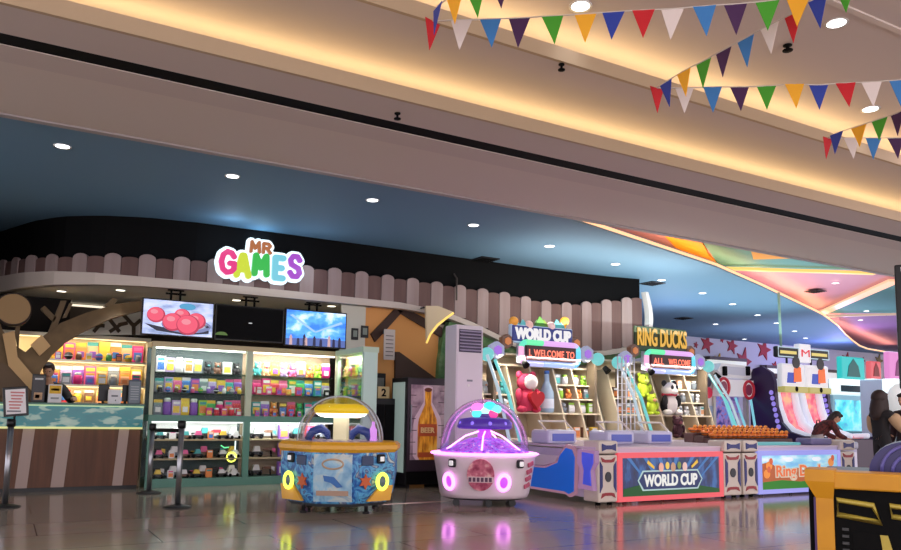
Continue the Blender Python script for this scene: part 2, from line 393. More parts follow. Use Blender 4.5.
for i, (x, y) in enumerate(BL):
    p = atZ(x, y, 4.2)
    downlight((p.x, p.y, 4.2), .095, (245, 250, 255), 6, 'round white downlight in the blue ceiling, ' + where[i], 12 if i < 9 else 8, 'downlights in the blue ceiling')
for (x, y), lb in zip([(580, 6), (836, 23), (870, 109)], ['above the longest bunting string', 'right of the topmost yellow flag', 'below the middle bunting string']):
    p = atZ(x, y, 5.1)
    downlight((p.x, p.y, 5.1), .11, (255, 252, 248), 6, 'round white downlight in the cream hall ceiling, ' + lb, 8, 'downlights in the hall ceiling')
for (x, y), lb in zip([(835, 283), (860, 320), (866, 311)], ['in the pink ceiling triangle', 'in the purple ceiling panel', 'in the green ceiling panel at right']):
    p = atZ(x, y, 4.66)
    downlight((p.x, p.y, 4.66), .09, (255, 245, 240), 5, 'small white downlight ' + lb, 6, 'downlights in the coloured ceiling')
for (x, y), lb in zip([(61, 291), (120, 290), (236, 300), (331, 306)], ['over the log disc', 'left of the first screen', 'above the dark screen', 'above the sky screen']):
    p = atZ(x, y, 3.09)
    downlight((p.x, p.y, 3.09), .085, (255, 246, 225), 6, 'small round downlight in the pale canopy, ' + lb, 40, 'downlights in the canopy')
for (x, y), lb in zip([(485, 259), (652, 283), (683, 318), (815, 291), (888, 314)], ['square black vent in the blue ceiling above the fence', 'small dark vent beside a light near the fence end', 'dark vent in the blue ceiling above the right booth', 'dark vent in the pink ceiling triangle', 'dark vent beside the pale beam at right']):
    p = atZ(x, y, 4.2 if x < 700 else 4.68)
    t = thing('ceiling_vent', lb, 'vent', p)
    MB().bx(-.2, .2, -.2, .2, -.02, 0).build('frame', DARKM, t)
    sl = MB()
    for k in range(5): sl.bx(-.17, .17, -.16 + k * .075, -.13 + k * .075, -.03, -.02)
    sl.build('slat', BLACK, t)
for (x, y, z), nm, lb, cat in [((787, 45, 5.1), 'sprinkler_head', 'small black sprinkler head on the hall ceiling', 'sprinkler'), ((397, 113, 4.15), 'ceiling_sensor', 'tiny black dome sensor near the black ceiling slot', 'sensor'), ((561, 64, 4.6), 'smoke_detector', 'tiny dark detector on the upper ceiling step', 'sensor')]:
    p = atZ(x, y, z); s_ = 1.5 if nm == 'sprinkler_head' else 1
    t = thing(nm, lb, cat, p)
    MB().lathe([(.03 * s_, 0), (.03 * s_, -.012), (.012 * s_, -.02), (.012 * s_, -.05)], n=12).build('base', BLACK, t)
    MB().lathe([(.004, -.05), (.035 * s_, -.055), (.035 * s_, -.065), (.004, -.07)], n=12).build('cap', BLACK, t)
# cable hanging from the blue ceiling to the fence
a = atZ(452, 257, 4.2); c = atV(456, 300, 12.25)
tag(MB().tube([a, a + Vector((.02, 0, -.3)), (a + c) / 2 + Vector((.05, 0, 0)), c], .018).build('hanging_cable', mat((70, 60, 55), .6)), 'thin grey cable hanging from the blue ceiling in front of the fence', 'cable')

# ================================================================== BUNTING
FC = {'r': (200, 30, 40), 'w': (228, 214, 208), 'b': (60, 125, 190), 'p': (70, 35, 80), 'g': (70, 160, 40), 'y': (245, 175, 40), 'd': (45, 65, 160)}
def bunting(label, pts, z=4.4):
    P = [atZ(x, y, z) for x, y, c, h in pts]
    t = thing('bunting', label, 'bunting', P[0], 0, 'bunting strings')
    MB().tube([p for p in P], .006, 6).build('cord', mat((210, 200, 190), .7), t, True)
    for i, (p, (x, y, c, h)) in enumerate(zip(P, pts)):
        if c == '-': continue
        a = P[max(0, i - 1)]; e = P[min(len(P) - 1, i + 1)]; d = (e - a).normalized()
        if i in (0, len(P) - 1): d = (e - a).normalized()
        hw = .087; ht = .245 * h; sw = Vector((d.y, -d.x, 0)) * rnd.uniform(-.03, .03); sh = d * rnd.uniform(-.02, .02)
        nn = Vector((d.y, -d.x, 0)) * .004
        MB().solid([p - d * hw, p + d * hw, p + sw + sh - Vector((0, 0, ht))], nn).build('flag', mat(FC[c], .8), t, True)
bunting('topmost bunting string with pennants of red, white, blue, purple, green and yellow', [(500, -22, 'p', 1), (475, -13, 'g', 1), (454, -6, 'y', 1), (437, 6, 'd', 1), (432, 21, 'r', 1), (461, 20, 'w', 1), (490, 19, 'b', 1), (519, 18, 'p', 1), (552, 16, 'g', 1), (585, 14, 'y', 1), (613, 12, 'd', 1), (643, 10, 'r', 1), (672, 9, 'w', 1), (704, 6, 'b', 1), (735, 4, 'p', 1), (767, 1, 'g', 1), (798, -4, 'y', 1), (825, -8, '-', 1)])
bunting('middle bunting string whose tip hangs over the lower cove, with many pennants along it', [(845, -18, 'g', 1), (817, -3, 'd', 1), (793, 13, 'r', 1), (769, 25, 'w', 1), (745, 38, 'b', 1), (723, 50, 'p', 1), (703, 61, 'g', 1), (683, 71, 'y', 1), (665, 82, 'd', 1), (656, 88, 'r', 1), (684, 88, 'w', 1), (712, 87, 'b', 1), (739, 87, 'p', 1), (766, 86, 'g', 1), (794, 84, 'y', 1), (818, 85, 'd', 1), (845, 83, 'r', 1), (871, 82, 'w', 1), (899, 80, 'b', 1), (925, 78, 'p', 1)], 4.34)
bunting('lowest bunting string at the right edge with its pennants close together', [(915, 102, 'b', 1), (897, 113, 'p', 1), (879, 119, 'g', 1), (858, 126, 'y', 1), (836, 133, 'd', 1), (827, 138, 'r', 1), (851, 138, 'w', 1), (873, 138, 'b', 1), (895, 138, 'p', 1), (920, 137, 'g', 1)])

# ================================================================== LEFT SHOP: counter, tree wall, shelves
WOOD = noise_mat('counter_wood', [(.3, (84, 52, 36)), (.7, (104, 66, 46))], 5, rough=.6, stretch=(3, 3, .25))
SKY = noise_mat('sky_glass', [(0, (12, 105, 115)), (.53, (24, 125, 130)), (.58, (150, 185, 170)), (1, (200, 212, 195))], 3.6, 2, .2, emit=.12, stretch=(1, 1, 2.4), distort=.3)
t = thing('service_counter', 'brown wooden counter with pale stripes under a glowing cloud pattern glass band', 'counter', (.7, 12.6, 0))
MB().bx(-.75, 1.84, 12.62, 13.2, .06, .9).build('base', WOOD, t, True)
MB().bx(-.75, 1.84, 12.68, 13.15, 0, .06).build('plinth', DARKM, t, True)
for x0, x1 in ((.22, .37), (.67, .84), (1.49, 1.63)):
    MB().solid([(x0, 12.62, .06), (x1, 12.62, .06), (x1 + .05, 12.62, .9), (x0 + .05, 12.62, .9)], (0, -.012, 0)).build('stripe', mat((168, 146, 138), .5), t, True)
MB().bx(-.75, 1.86, 12.56, 13.2, .93, 1.23).build('glass_band', SKY, t, True)
MB().bx(-.75, 1.86, 12.55, 12.6, .90, .93).build('light_line', glow((225, 225, 150), .9), t, True)
MB().bx(-.75, 1.86, 12.55, 12.6, 1.228, 1.245).build('light_line', glow((200, 235, 180), .8), t, True)
MB().bx(-.75, 1.88, 12.56, 13.25, 1.245, 1.275, .006).build('worktop', mat((60, 105, 92), .25), t, True)
ZT = 1.275
def sheet(name, label, cat, px, v, tilt, frame_col, page, deco=()):
    """small upright stand seen as the photo rectangle px at depth v"""
    a = atV(px[0], px[3], v); c = atV(px[2], px[1], v); wd = c.x - a.x; ht = c.z - a.z
    t = thing(name, label, cat, ((a.x + c.x) / 2, v, ZT if abs(a.z - ZT) < .2 else a.z))
    MB().box((0, 0, ht / 2), (wd, .025, ht), .006).build('frame', frame_col, t)
    MB().bx(-wd * .43, wd * .43, -.016, -.012, ht * .06, ht * .94).build('page', page, t)
    for col, x0, x1, z0, z1 in deco:
        MB().bx(x0 * wd, x1 * wd, -.02, -.016, z0 * ht, z1 * ht).build('print', mat(col, .5), t)
    MB().bx(-wd * .3, wd * .3, 0, .09, 0, .012).build('foot', frame_col, t)
    return t
PAGE = mat((225, 222, 224), .5)
sheet('menu_stand', 'black upright menu stand with a food picture on the counter', 'sign', (30, 374, 46, 402), 12.85, 0, BLACKG, mat((45, 42, 45), .4), [((190, 150, 110), -.3, .3, .1, .35), ((200, 200, 200), -.3, .3, .8, .86), ((120, 60, 40), -.2, .1, .15, .28)])
sheet('notice_card', 'white card with a yellow top in front of the cashier', 'sign', (47, 384, 62, 402), 12.8, 0, WHITE, PAGE, [((225, 175, 30), -.43, .43, .5, .94), ((150, 150, 150), -.3, .3, .2, .3), ((120, 90, 20), -.3, .3, .66, .78)])
sheet('price_card', 'plain white card standing between two black screens on the counter', 'sign', (107, 389, 121, 403), 12.75, 0, WHITE, PAGE, [((120, 120, 125), -.25, .25, .5, .62), ((80, 80, 80), .05, .12, .2, .3)])
sheet('list_stand', 'grey printed list in a stand at the right end of the counter', 'sign', (127, 380, 141, 404), 12.8, 0, mat((70, 80, 90), .4), mat((120, 130, 138), .5), [((170, 175, 180), -.32, .32, z, z + .04) for z in (.2, .3, .4, .5, .6, .7)])
for (x0, x1), lb in (((97, 107), 'black screen left of the plain white card'), ((121, 127), 'narrow black screen right of the plain white card')):
    a = atV(x0, 403, 12.95); c = atV(x1 + 2, 388, 12.95)
    t = thing('counter_monitor', lb, 'monitor', ((a.x + c.x) / 2, 12.95, ZT), 0, 'screens on the counter')
    MB().box((0, 0, .17), (c.x - a.x, .04, .26), .01).build('housing', BLACKG, t)
    MB().cyl((0, .03, 0), (0, .03, .1), .02).build('stem', DARKM, t); MB().lathe([(.07, 0), (.07, .012)], n=16).build('foot', DARKM, t)

# ---- tree shaped wall around the counter shelf
BARK = noise_mat('bark_brown', [(.3, (92, 74, 50)), (.7, (122, 98, 66))], 3, rough=.75, stretch=(1, 1, 1)); TAN = mat((206, 168, 116), .7); DKB = mat((48, 34, 26), .8)
def vpoly(px, v): return [(lambda p: (p.x, p.z))(atV(x, y, v)) for x, y in px]
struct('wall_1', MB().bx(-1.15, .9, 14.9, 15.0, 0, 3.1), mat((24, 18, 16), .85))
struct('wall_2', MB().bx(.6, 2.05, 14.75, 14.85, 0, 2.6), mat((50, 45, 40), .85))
t = thing('tree_arch', 'brown wooden tree trunk bending into an arch over the counter shelf', 'arch', (0, 13.5, 0))
arch = [(-8, 497), (-8, 300), (2, 330), (14, 345), (25, 352), (40, 338), (60, 323), (85, 313), (115, 304), (146, 300), (146, 309), (112, 318), (86, 330), (66, 342), (52, 355), (42, 368), (37, 380), (35, 404), (34, 497)]
MB().prism(vpoly(arch, 13.4), 13.4, 13.62).build('trunk', BARK, t, True)
MB().prism(vpoly([(2, 334), (14, 331), (17, 357), (33, 376), (32, 392), (8, 366)], 13.38), 13.34, 13.4).build('pale_plank', TAN, t, True)
MB().prism(vpoly([(30, 345), (41, 335), (50, 346), (39, 356)], 13.38), 13.34, 13.4).build('pale_plank', TAN, t, True)
MB().prism(vpoly([(0, 362), (30, 378), (33, 392), (30, 401), (-4, 396)], 13.39), 13.36, 13.4).build('knot_plank', mat((105, 84, 62), .7), t, True)
for px in ([(46, 336), (60, 301), (66, 301), (54, 334)], [(40, 309), (44, 306), (56, 318), (53, 322)], [(103, 306), (112, 298), (117, 300), (112, 307)], [(14, 333), (17, 318), (20, 318), (18, 352)], [(62, 318), (69, 303), (72, 304), (66, 317)]):
    MB().prism(vpoly(px, 13.5), 13.45, 13.6).build('branch', mat((110, 90, 64), .75), t, True)
p = atV(13, 309, 13.1)
t = thing('log_disc', 'round tan log slice with a dark rim on the tree wall', 'disc', (p.x, 13.1, p.z))
MB().cyl((0, .0, 0), (0, .29, 0), .245, n=32).build('rim', DKB, t); MB().cyl((0, -.015, 0), (0, .01, 0), .225, n=32).build('face', mat((150, 118, 74), .6), t)
# pale panel with dark branch shapes above the shelf
t = thing('branch_panel', 'pale grey panel with dark branch shapes above the counter shelf', 'panel', (1.4, 14.5, 2.42))
MB().prism(vpoly([(60, 336), (75, 334), (90, 325), (112, 314), (150, 306), (150, 335), (66, 335)], 14.25), 14.2, 14.26).build('board', mat((222, 218, 208), .6), t, True)
def stroke(a, c, w, v): 
    a = Vector(a); c = Vector(c); d = (c - a).normalized(); n = Vector((-d.y, d.x)) * w / 2
    return vpoly([a + n, c + n, c - n, a - n], v)
for i, ss in enumerate(([((88, 324), (104, 326)), ((93, 332), (99, 325)), ((97, 321), (101, 327))], [((107, 317), (119, 332)), ((109, 332), (121, 324)), ((118, 325), (127, 323))], [((123, 315), (133, 326)), ((133, 323), (133, 335)), ((133, 326), (140, 320))])):
    mb = MB()
    for k, (a, c) in enumerate(ss): mb.prism(stroke(a, c, 3.6, 14.2), 14.17 - .004 * k, 14.2)
    mb.build('branch', mat((74, 58, 40), .7), t, True)
a = atV(20, 297, 15.3); c = atV(145, 306.5, 15.3)
tag(MB().tube([(a.x, 15.3, 3.05), (c.x, 15.3, 3.05)], .02).build('light_tube', glow((255, 240, 215), 1.2)), 'thin white light line under the back of the canopy', 'light strip')

# ================================================================== PRODUCTS
PAL = {'pink': (225, 95, 150), 'orange': (235, 140, 70), 'peach': (238, 176, 130), 'yellow': (235, 200, 70), 'purple': (140, 90, 190), 'lilac': (185, 160, 210), 'blue': (70, 120, 200), 'white': (232, 232, 232), 'red': (210, 50, 70), 'green': (70, 165, 90), 'lime': (150, 205, 60), 'teal': (60, 160, 160), 'grey': (130, 140, 150), 'black': (26, 26, 30), 'magenta': (225, 45, 130), 'brown': (110, 75, 55)}
_PM = {}
def proto(kind):
    """unit meshes, 1 m high, of each kind of goods: list of (part name, mesh, which colour)"""
    if kind in _PM: return _PM[kind]
    L = []
    def add(n, mb, slot):
        o = mb.build(n, WHITE); L.append((n, o.data, slot)); bpy.data.objects.remove(o)
    if kind == 'pouch':
        add('bag', MB().loft([[(-w, -d, z), (w, -d, z), (w, d, z), (-w, d, z)] for w, d, z in ((.30, .05, 0), (.34, .14, .15), (.34, .15, .45), (.33, .10, .7), (.33, .02, .8))], True, False), 0)
        add('header', MB().bx(-.33, .33, -.02, .02, .8, 1), 1)
        add('print', MB().loft([[(-.2, -.16, .18), (.2, -.16, .18), (.2, -.13, .18), (-.2, -.13, .18)], [(-.2, -.165, .5), (.2, -.165, .5), (.2, -.13, .5), (-.2, -.13, .5)]], True, False), 2)
    elif kind == 'box':
        add('carton', MB().bx(-.36, .36, -.2, .2, 0, 1, .015), 0)
        add('window', MB().bx(-.27, .27, -.215, -.2, .15, .62), 2)
        add('title', MB().bx(-.27, .27, -.215, -.2, .72, .9), 1)
    elif kind == 'jar':
        add('jar', MB().lathe([(.26, 0), (.34, .05), (.36, .4), (.34, .7), (.24, .78)], n=14), 0)
        add('lid', MB().lathe([(.27, .78), (.28, .82), (.28, .95), (.2, 1)], n=14), 1)
    elif kind == 'plush':
        add('body', MB().ball((0, 0, .3), (.3, .24, .3)).ball((-.24, -.14, .08), (.12, .16, .1), 8).ball((.24, -.14, .08), (.12, .16, .1), 8).ball((-.3, -.06, .4), (.1, .1, .17), 8).ball((.3, -.06, .4), (.1, .1, .17), 8), 0)
        add('head', MB().ball((0, -.02, .72), (.27, .24, .24)).ball((-.2, 0, .93), .09, 8).ball((.2, 0, .93), .09, 8), 0)
        add('muzzle', MB().ball((0, -.22, .66), (.11, .09, .08), 8), 1)
    elif kind == 'ball':
        add('ball', MB().ball((0, 0, .5), .5, 16), 0); add('band', MB().cyl((0, 0, .44), (0, 0, .56), .505, n=16, caps=False), 1)
    elif kind == 'bottle':
        add('bottle', MB().lathe([(.18, 0), (.2, .03), (.2, .55), (.08, .75), (.07, .88)], n=12), 0)
        add('cap', MB().lathe([(.085, .88), (.085, 1)], n=12), 1); add('wrap', MB().lathe([(.205, .15), (.205, .45)], n=12, caps=False), 2)
    elif kind == 'toy_car':
        add('body', MB().loft([[(-.9, y, z0), (.9, y, z0), (.9, y * .9, z1), (-.9, y * .9, z1)] for y, z0, z1 in ((-.42, .2, .5), (.42, .2, .5))], True, False), 0)
        add('cabin', MB().loft([[(-.5, -.36, .5), (.55, -.36, .5), (.55, .36, .5), (-.5, .36, .5)], [(-.25, -.3, 1), (.4, -.3, 1), (.4, .3, 1), (-.25, .3, 1)]], True, False), 1)
        for sx in (-.58, .58):
            for sy in (-1, 1): add('wheel', MB().cyl((sx, sy * .3, .22), (sx, sy * .5, .22), .22, n=12), 3)
    elif kind == 'toy_blaster':
        add('barrel', MB().bx(-1, .5, -.1, .1, .62, .92, .03).cyl((-1.3, 0, .77), (-1, 0, .77), .09), 0)
        add('grip', MB().solid([(.1, -.09, .62), (.42, -.09, .62), (.55, -.09, 0), (.25, -.09, 0)], (0, .18, 0)), 3)
        add('stock', MB().solid([(.5, -.08, .9), (1.2, -.08, .85), (1.2, -.08, .4), (.5, -.08, .65)], (0, .16, 0)), 1)
    elif kind == 'drone':
        add('body', MB().ball((0, 0, .4), (.4, .3, .25), 10), 0)
        for sx in (-1, 1):
            for sy in (-1, 1):
                add('arm', MB().tube([(0, 0, .45), (sx * .75, sy * .4, .6)], .06, 6), 3); add('rotor', MB().cyl((sx * .75, sy * .4, .62), (sx * .75, sy * .4, .68), .32, n=12), 1)
        add('skid', MB().tube([(-.4, -.25, 0), (.4, -.25, 0)], .05, 6).tube([(-.4, .25, 0), (.4, .25, 0)], .05, 6).tube([(0, -.25, 0), (0, -.15, .4)], .05, 6).tube([(0, .25, 0), (0, .15, .4)], .05, 6), 3)
    _PM[kind] = L; return L
GNAME = {'pouch': ('toy_pouch', 'pouch'), 'box': ('toy_box', 'boxed toy'), 'jar': ('sweet_jar', 'jar'), 'plush': ('plush_toy', 'plush toy'), 'ball': ('toy_ball', 'ball'), 'bottle': ('drink_bottle', 'bottle'), 'toy_car': ('toy_car', 'toy car'), 'toy_blaster': ('toy_blaster', 'toy blaster'), 'drone': ('toy_drone', 'toy drone')}
def goods(kind, cols, loc, h, rz, label, group, hz=None):
    nm, cat = GNAME[kind]
    t = thing(nm, label, cat, loc, rz, group)
    cm = [mat(PAL[c], .45) for c in cols] + [BLACK]
    for n, me, slot in proto(kind):
        o = bpy.data.objects.new(n, me); C.objects.link(o); o.parent = t; o.scale = (h, h, hz or h)
        o.material_slots[0].link = 'OBJECT'; o.material_slots[0].material = cm[min(slot, 3)]
    return t
def row(x0, x1, y, z, n, hmax, kinds, cols, shelf, fill=1.0):
    """n pieces of goods side by side on one shelf"""
    step = (x1 - x0) / n
    for i in range(n):
        k = kinds[i % len(kinds)] if isinstance(kinds, (list, tuple)) else kinds
        c = cols[i % len(cols)]; c2 = rnd.choice(['white', 'yellow', 'white', 'pink', 'teal']); c3 = rnd.choice(['white', 'orange', 'purple', 'blue', 'yellow'])
        wf = {'pouch': .68, 'box': .72, 'jar': .72, 'plush': .78, 'ball': 1.0, 'bottle': .42, 'toy_car': 1.85, 'toy_blaster': 2.6, 'drone': 2.2}[k]
        h0 = hmax * rnd.uniform(.86, 1.0); h = min(h0, step * .97 / wf)
        hz = min(h0, h * {'pouch': 2.2, 'box': 2.4, 'jar': 1.5, 'plush': 1.25, 'bottle': 1.3, 'toy_car': 1.5, 'toy_blaster': 1.9, 'drone': 1.5}.get(k, 1.0))
        if k == 'jar' or k == 'bottle': c2 = 'white'
        goods(k, (c, c2, c3), (x0 + (i + .5) * step, y, z), h, rnd.uniform(-.06, .06), '%s %s on %s, %s from the left' % (c, GNAME[k][1], shelf, ORD[i]), GNAME[k][1] + 's on ' + shelf, hz)

# ---- lit shelf behind the counter
SX0, SX1, SV = -.1, 2.12, 14.6
t = thing('wall_shelf', 'bright warm lit shelf unit on the wall behind the counter', 'shelf', (1, SV, 0))
MB().bx(SX0, SX1, SV + .05, SV + .1, .2, 2.4).build('back_panel', mat((240, 220, 170), .5), t, True)
SHZ = (1.30, 1.60, 2.01)
for z in SHZ: MB().bx(SX0, SX1, SV - .32, SV + .05, z - .03, z).build('shelf_board', mat((240, 232, 210), .3), t, True)
MB().bx(SX0, SX1, SV - .32, SV + .1, 2.38, 2.44).build('top_board', mat((225, 215, 190), .4), t, True)
MB().bx(SX1, SX1 + .05, SV - .32, SV + .1, 0, 2.44).build('side_panel', mat((225, 220, 190), .4), t, True)
MB().bx(SX0 - .04, SX0, SV - .32, SV + .1, 0, 2.44).build('side_panel', mat((225, 220, 190), .4), t, True)
MB().bx(SX0, SX1, SV - .28, SV + .05, 0, 1.2).build('cabinet', mat((120, 105, 85), .5), t, True)
for z in (1.565, 1.975, 2.375):
    MB().bx(SX0 + .03, SX1 - .03, SV - .31, SV - .29, z - .012, z).build('light_tube', glow((255, 225, 165), 2.5), t, True)
    strip('shelf_light', (SX0 + .05, SV - .3, z - .02), (SX1 - .05, SV - .3, z - .02), .03, 6, (1, .83, .58), (0, .6, -1))
row(.45, 2.08, SV - .12, 2.01, 9, .34, ['pouch', 'pouch', 'box'], ['peach', 'yellow', 'pink', 'orange', 'peach', 'yellow', 'orange', 'peach', 'magenta'], 'the top counter shelf')
row(.50, 2.06, SV - .27, 2.01, 10, .14, ['jar', 'box', 'ball'], ['white', 'purple', 'black', 'brown', 'white', 'blue', 'green', 'black', 'yellow', 'grey'], 'the top counter shelf edge')
row(.60, 2.08, SV - .12, 1.60, 8, .33, ['pouch', 'pouch', 'pouch', 'box'], ['orange', 'lilac', 'purple', 'pink', 'peach', 'grey', 'orange', 'yellow'], 'the middle counter shelf')
row(.60, 2.06, SV - .27, 1.60, 8, .2, ['pouch', 'box', 'jar'], ['blue', 'grey', 'magenta', 'purple', 'yellow', 'grey', 'peach', 'pink'], 'the middle counter shelf edge')
row(.80, 2.06, SV - .15, 1.30, 7, .22, ['box', 'jar', 'pouch'], ['red', 'yellow', 'brown', 'peach', 'white', 'orange', 'yellow'], 'the low counter shelf')

# ---- glass display cabinets with toys
def cabinet(name, label, x0, x1, back, tint, p):
    V0 = 12.72; V1 = 13.2
    t = thing(name, label, 'display cabinet', ((x0 + x1) / 2, V0, 0), 0, 'glass display cabinets')
    fr = TEALF; pl = mat((188, 198, 170), .4)
    MB().bx(x0, x1, V0, V1, 0, .13).build('base', fr, t, True)
    MB().bx(x0, x1, V1 - .03, V1, .13, 2.26).build('back_panel', back, t, True)
    MB().bx(x0, x1, V0 - .02, V1, 2.19, 2.27).build('cornice', mat((196, 178, 136), .45), t, True)
    MB().bx(x0, x1, V0 - .01, V1, 1.02, 1.12).build('middle_rail', fr, t, True)
    for z in (1.48, 1.80): MB().bx(x0 + .04, x1 - .04, V0 + .05, V1 - .03, z - .02, z).build('shelf_board', SHELFG, t, True)
    for z in (.44, .74): MB().bx(x0 + .04, x1 - .04, V0 + .05, V1 - .03, z - .025, z).build('shelf_board', mat((186, 170, 132), .5), t, True)
    MB().bx(x0 + .05, x1 - .05, V1 - .05, V1 - .03, .78, 1.02).build('white_header', mat((225, 228, 226), .5), t, True)
    for x in (x0, x1 - .05): 
        MB().bx(x, x + .05, V0 - .015, V0 + .04, 1.12, 2.19).build('post', pl, t, True)
        MB().bx(x, x + .05, V0 - .015, V0 + .04, .13, 1.02).build('post', fr, t, True)
    MB().bx(x0 + .05, x1 - .05, V0, V0 + .008, 1.12, 2.19).build('upper_pane', GLASS, t, True)
    MB().bx(x0 + .05, x1 - .05, V0, V0 + .008, .13, 1.02).build('lower_pane', GLASS, t, True)
    MB().bx(x0 + .06, x1 - .06, V0 + .06, V0 + .09, 2.165, 2.19).build('light_tube', glow(tint, 4), t, True)
    MB().bx(x0 + .06, x1 - .06, V0 + .05, V0 + .08, 1.0, 1.02).build('light_tube', glow((240, 245, 240), 2), t, True)
    strip('case_light', (x0 + .1, V0 + .07, 2.15), (x1 - .1, V0 + .07, 2.15), .04, p, [c / 255 for c in tint], (0, .5, -1))
    strip('case_light', (x0 + .1, V0 + .07, .99), (x1 - .1, V0 + .07, .99), .04, p * .45, (.95, 1, .95), (0, .5, -1))
    return t
cabinet('display_cabinet', 'glass display cabinet of toys under the pink ball screen, beside the counter', 1.96, 3.5, mat((60, 78, 78), .5), (235, 250, 235), 11)
cabinet('display_cabinet', 'glass display cabinet of colourful goods under the sky screen', 3.5, 5.08, mat((160, 140, 112), .5), (255, 240, 215), 20)
GY = 12.95
row(2.06, 2.78, GY, 1.80, 5, .26, ['box', 'box', 'jar', 'box'], ['white', 'lilac', 'white', 'white', 'grey'], 'the left cabinet top shelf')
row(2.80, 3.42, GY, 1.80, 4, .22, ['plush', 'plush', 'box', 'plush'], ['black', 'brown', 'white', 'black'], 'the left cabinet top shelf, right half')
row(2.06, 3.44, GY, 1.48, 10, .25, ['pouch', 'box', 'pouch'], ['grey', 'lilac', 'pink', 'blue', 'purple', 'grey', 'lilac', 'yellow', 'teal', 'purple'], 'the left cabinet middle shelf')
row(2.06, 3.44, 12.83, 1.48, 11, .10, ['jar', 'ball'], ['black', 'blue', 'brown', 'black', 'pink', 'green', 'purple', 'black', 'white', 'grey', 'yellow'], 'the left cabinet middle shelf edge')
row(2.06, 3.44, GY, 1.12, 10, .27, ['pouch', 'jar', 'box'], ['grey', 'purple', 'lilac', 'yellow', 'purple', 'lime', 'green', 'magenta', 'pink', 'red'], 'the left cabinet third shelf')
row(2.84, 3.44, 12.83, 1.12, 5, .13, ['box', 'jar'], ['magenta', 'red', 'magenta', 'red', 'magenta'], 'the left cabinet third shelf edge')
row(3.62, 5.0, GY, 1.80, 9, .30, ['plush', 'plush', 'pouch'], ['teal', 'peach', 'yellow', 'lilac', 'pink', 'lilac', 'orange', 'lime', 'magenta'], 'the right cabinet top shelf')
row(3.62, 5.0, GY, 1.48, 9, .28, ['pouch', 'box', 'pouch'], ['magenta', 'magenta', 'red', 'pink', 'green', 'green', 'blue', 'teal', 'lilac'], 'the right cabinet middle shelf')
row(3.62, 5.0, 12.84, 1.48, 8, .15, ['box', 'pouch'], ['red', 'pink', 'magenta', 'orange', 'red', 'blue', 'teal', 'black'], 'the right cabinet middle shelf edge')
row(3.62, 5.0, GY, 1.12, 9, .27, ['box', 'pouch', 'plush'], ['teal', 'purple', 'orange', 'brown', 'red', 'green', 'teal', 'black', 'grey'], 'the right cabinet third shelf')
row(3.62, 4.5, 12.84, 1.12, 6, .10, ['box'], ['magenta', 'pink', 'red', 'lilac', 'magenta', 'pink'], 'the right cabinet third shelf edge')
for z, sh in ((.74, 'upper'), (.44, 'middle'), (.13, 'lowest')):
    row(2.06, 3.44, GY, z, 6, .24, ['toy_blaster', 'toy_car', 'drone', 'toy_car', 'toy_blaster', 'toy_car'], ['black', 'black', 'white', 'black', 'red', 'grey'] if z > .5 else ['black', 'grey', 'black', 'brown', 'black', 'white'], 'the lower left cabinet ' + sh + ' shelf')
    row(2.06, 3.44, 12.84, z, 7, .14, ['toy_car', 'box', 'toy_car'], ['black', 'white', 'brown', 'black', 'orange', 'black', 'white'], 'the lower left cabinet ' + sh + ' shelf edge')
    row(3.62, 5.0, GY, z, 6, .25, ['toy_car', 'toy_blaster', 'box', 'toy_car', 'box', 'toy_car'], ['black', 'brown', 'purple', 'black', 'red', 'grey'], 'the lower right cabinet ' + sh + ' shelf')
# reflections in the lower left cabinet glass, modelled as glowing shapes
p = atV(231, 457, 12.79)
t = thing('ring_reflection', 'glowing yellow ring and white tube modelling reflections in the lower left cabinet glass', 'reflection', (p.x, 12.79, .44))
MB().ring((0, 0, p.z - .44), .075, .012).build('ring', glow((235, 245, 90), 2.2), t)
MB().cyl((.06, .03, 0), (.06, .03, .27), .01).build('tube', glow((235, 255, 250), 1.5), t); MB().lathe([(.05, 0), (.05, .015)], n=12).build('foot', DARKM, t)
MB().tube([(-.18, 0, .2), (-.12, 0, .16), (-.05, 0, .17)], .01).build('reflection_bar', glow((120, 255, 170), 1.2), t)
# ---- side cabinet turning toward the hall
t = thing('display_cabinet', 'narrow glass display cabinet standing out from the corner with a pale end post', 'display cabinet', (5.25, 12.1, 0), 0, 'glass display cabinets')
MB().bx(5.02, 5.26, 11.5, 12.7, 0, .13).build('base', TEALF, t, True); MB().bx(5.0, 5.28, 11.48, 12.7, 2.19, 2.28).build('cornice', mat((190, 215, 190), .4), t, True)
MB().bx(5.22, 5.26, 11.5, 12.7, .13, 2.19).build('back_panel', mat((150, 165, 130), .5), t, True)
for z in (.5, .8, 1.1, 1.48, 1.82): MB().bx(5.06, 5.22, 11.55, 12.66, z - .02, z).build('shelf_board', SHELFG, t, True)
MB().bx(5.02, 5.08, 12.62, 12.7, .13, 2.19).build('post', mat((205, 222, 200), .4), t, True)
MB().bx(5.02, 5.26, 11.48, 11.56, .13, 2.19).build('end_panel', mat((196, 226, 212), .4), t, True)
MB().bx(5.03, 5.04, 11.56, 12.62, .13, 2.19).build('pane', GLASS, t, True)
strip('case_light', (5.12, 11.6, 2.15), (5.12, 12.6, 2.15), .04, 22, (.85, 1, .85), (.5, 0, -1))
for z, sh, cols in ((1.82, 'top', ['peach', 'pink', 'lime', 'green', 'yellow']), (1.48, 'middle', ['lime', 'green', 'pink', 'lime', 'magenta']), (1.1, 'lower', ['teal', 'green', 'lime', 'orange', 'grey'])):
    for i in range(5):
        k = ['plush', 'pouch', 'box'][i % 3]
        goods(k, (cols[i], 'white', 'yellow'), (5.135, 12.5 - i * .21, z), .2 if k != 'plush' else .18, -PI / 2, '%s %s on the %s corner cabinet shelf, %s from its post' % (cols[i], GNAME[k][1], sh, ORD[i]), 'goods in the corner cabinet')

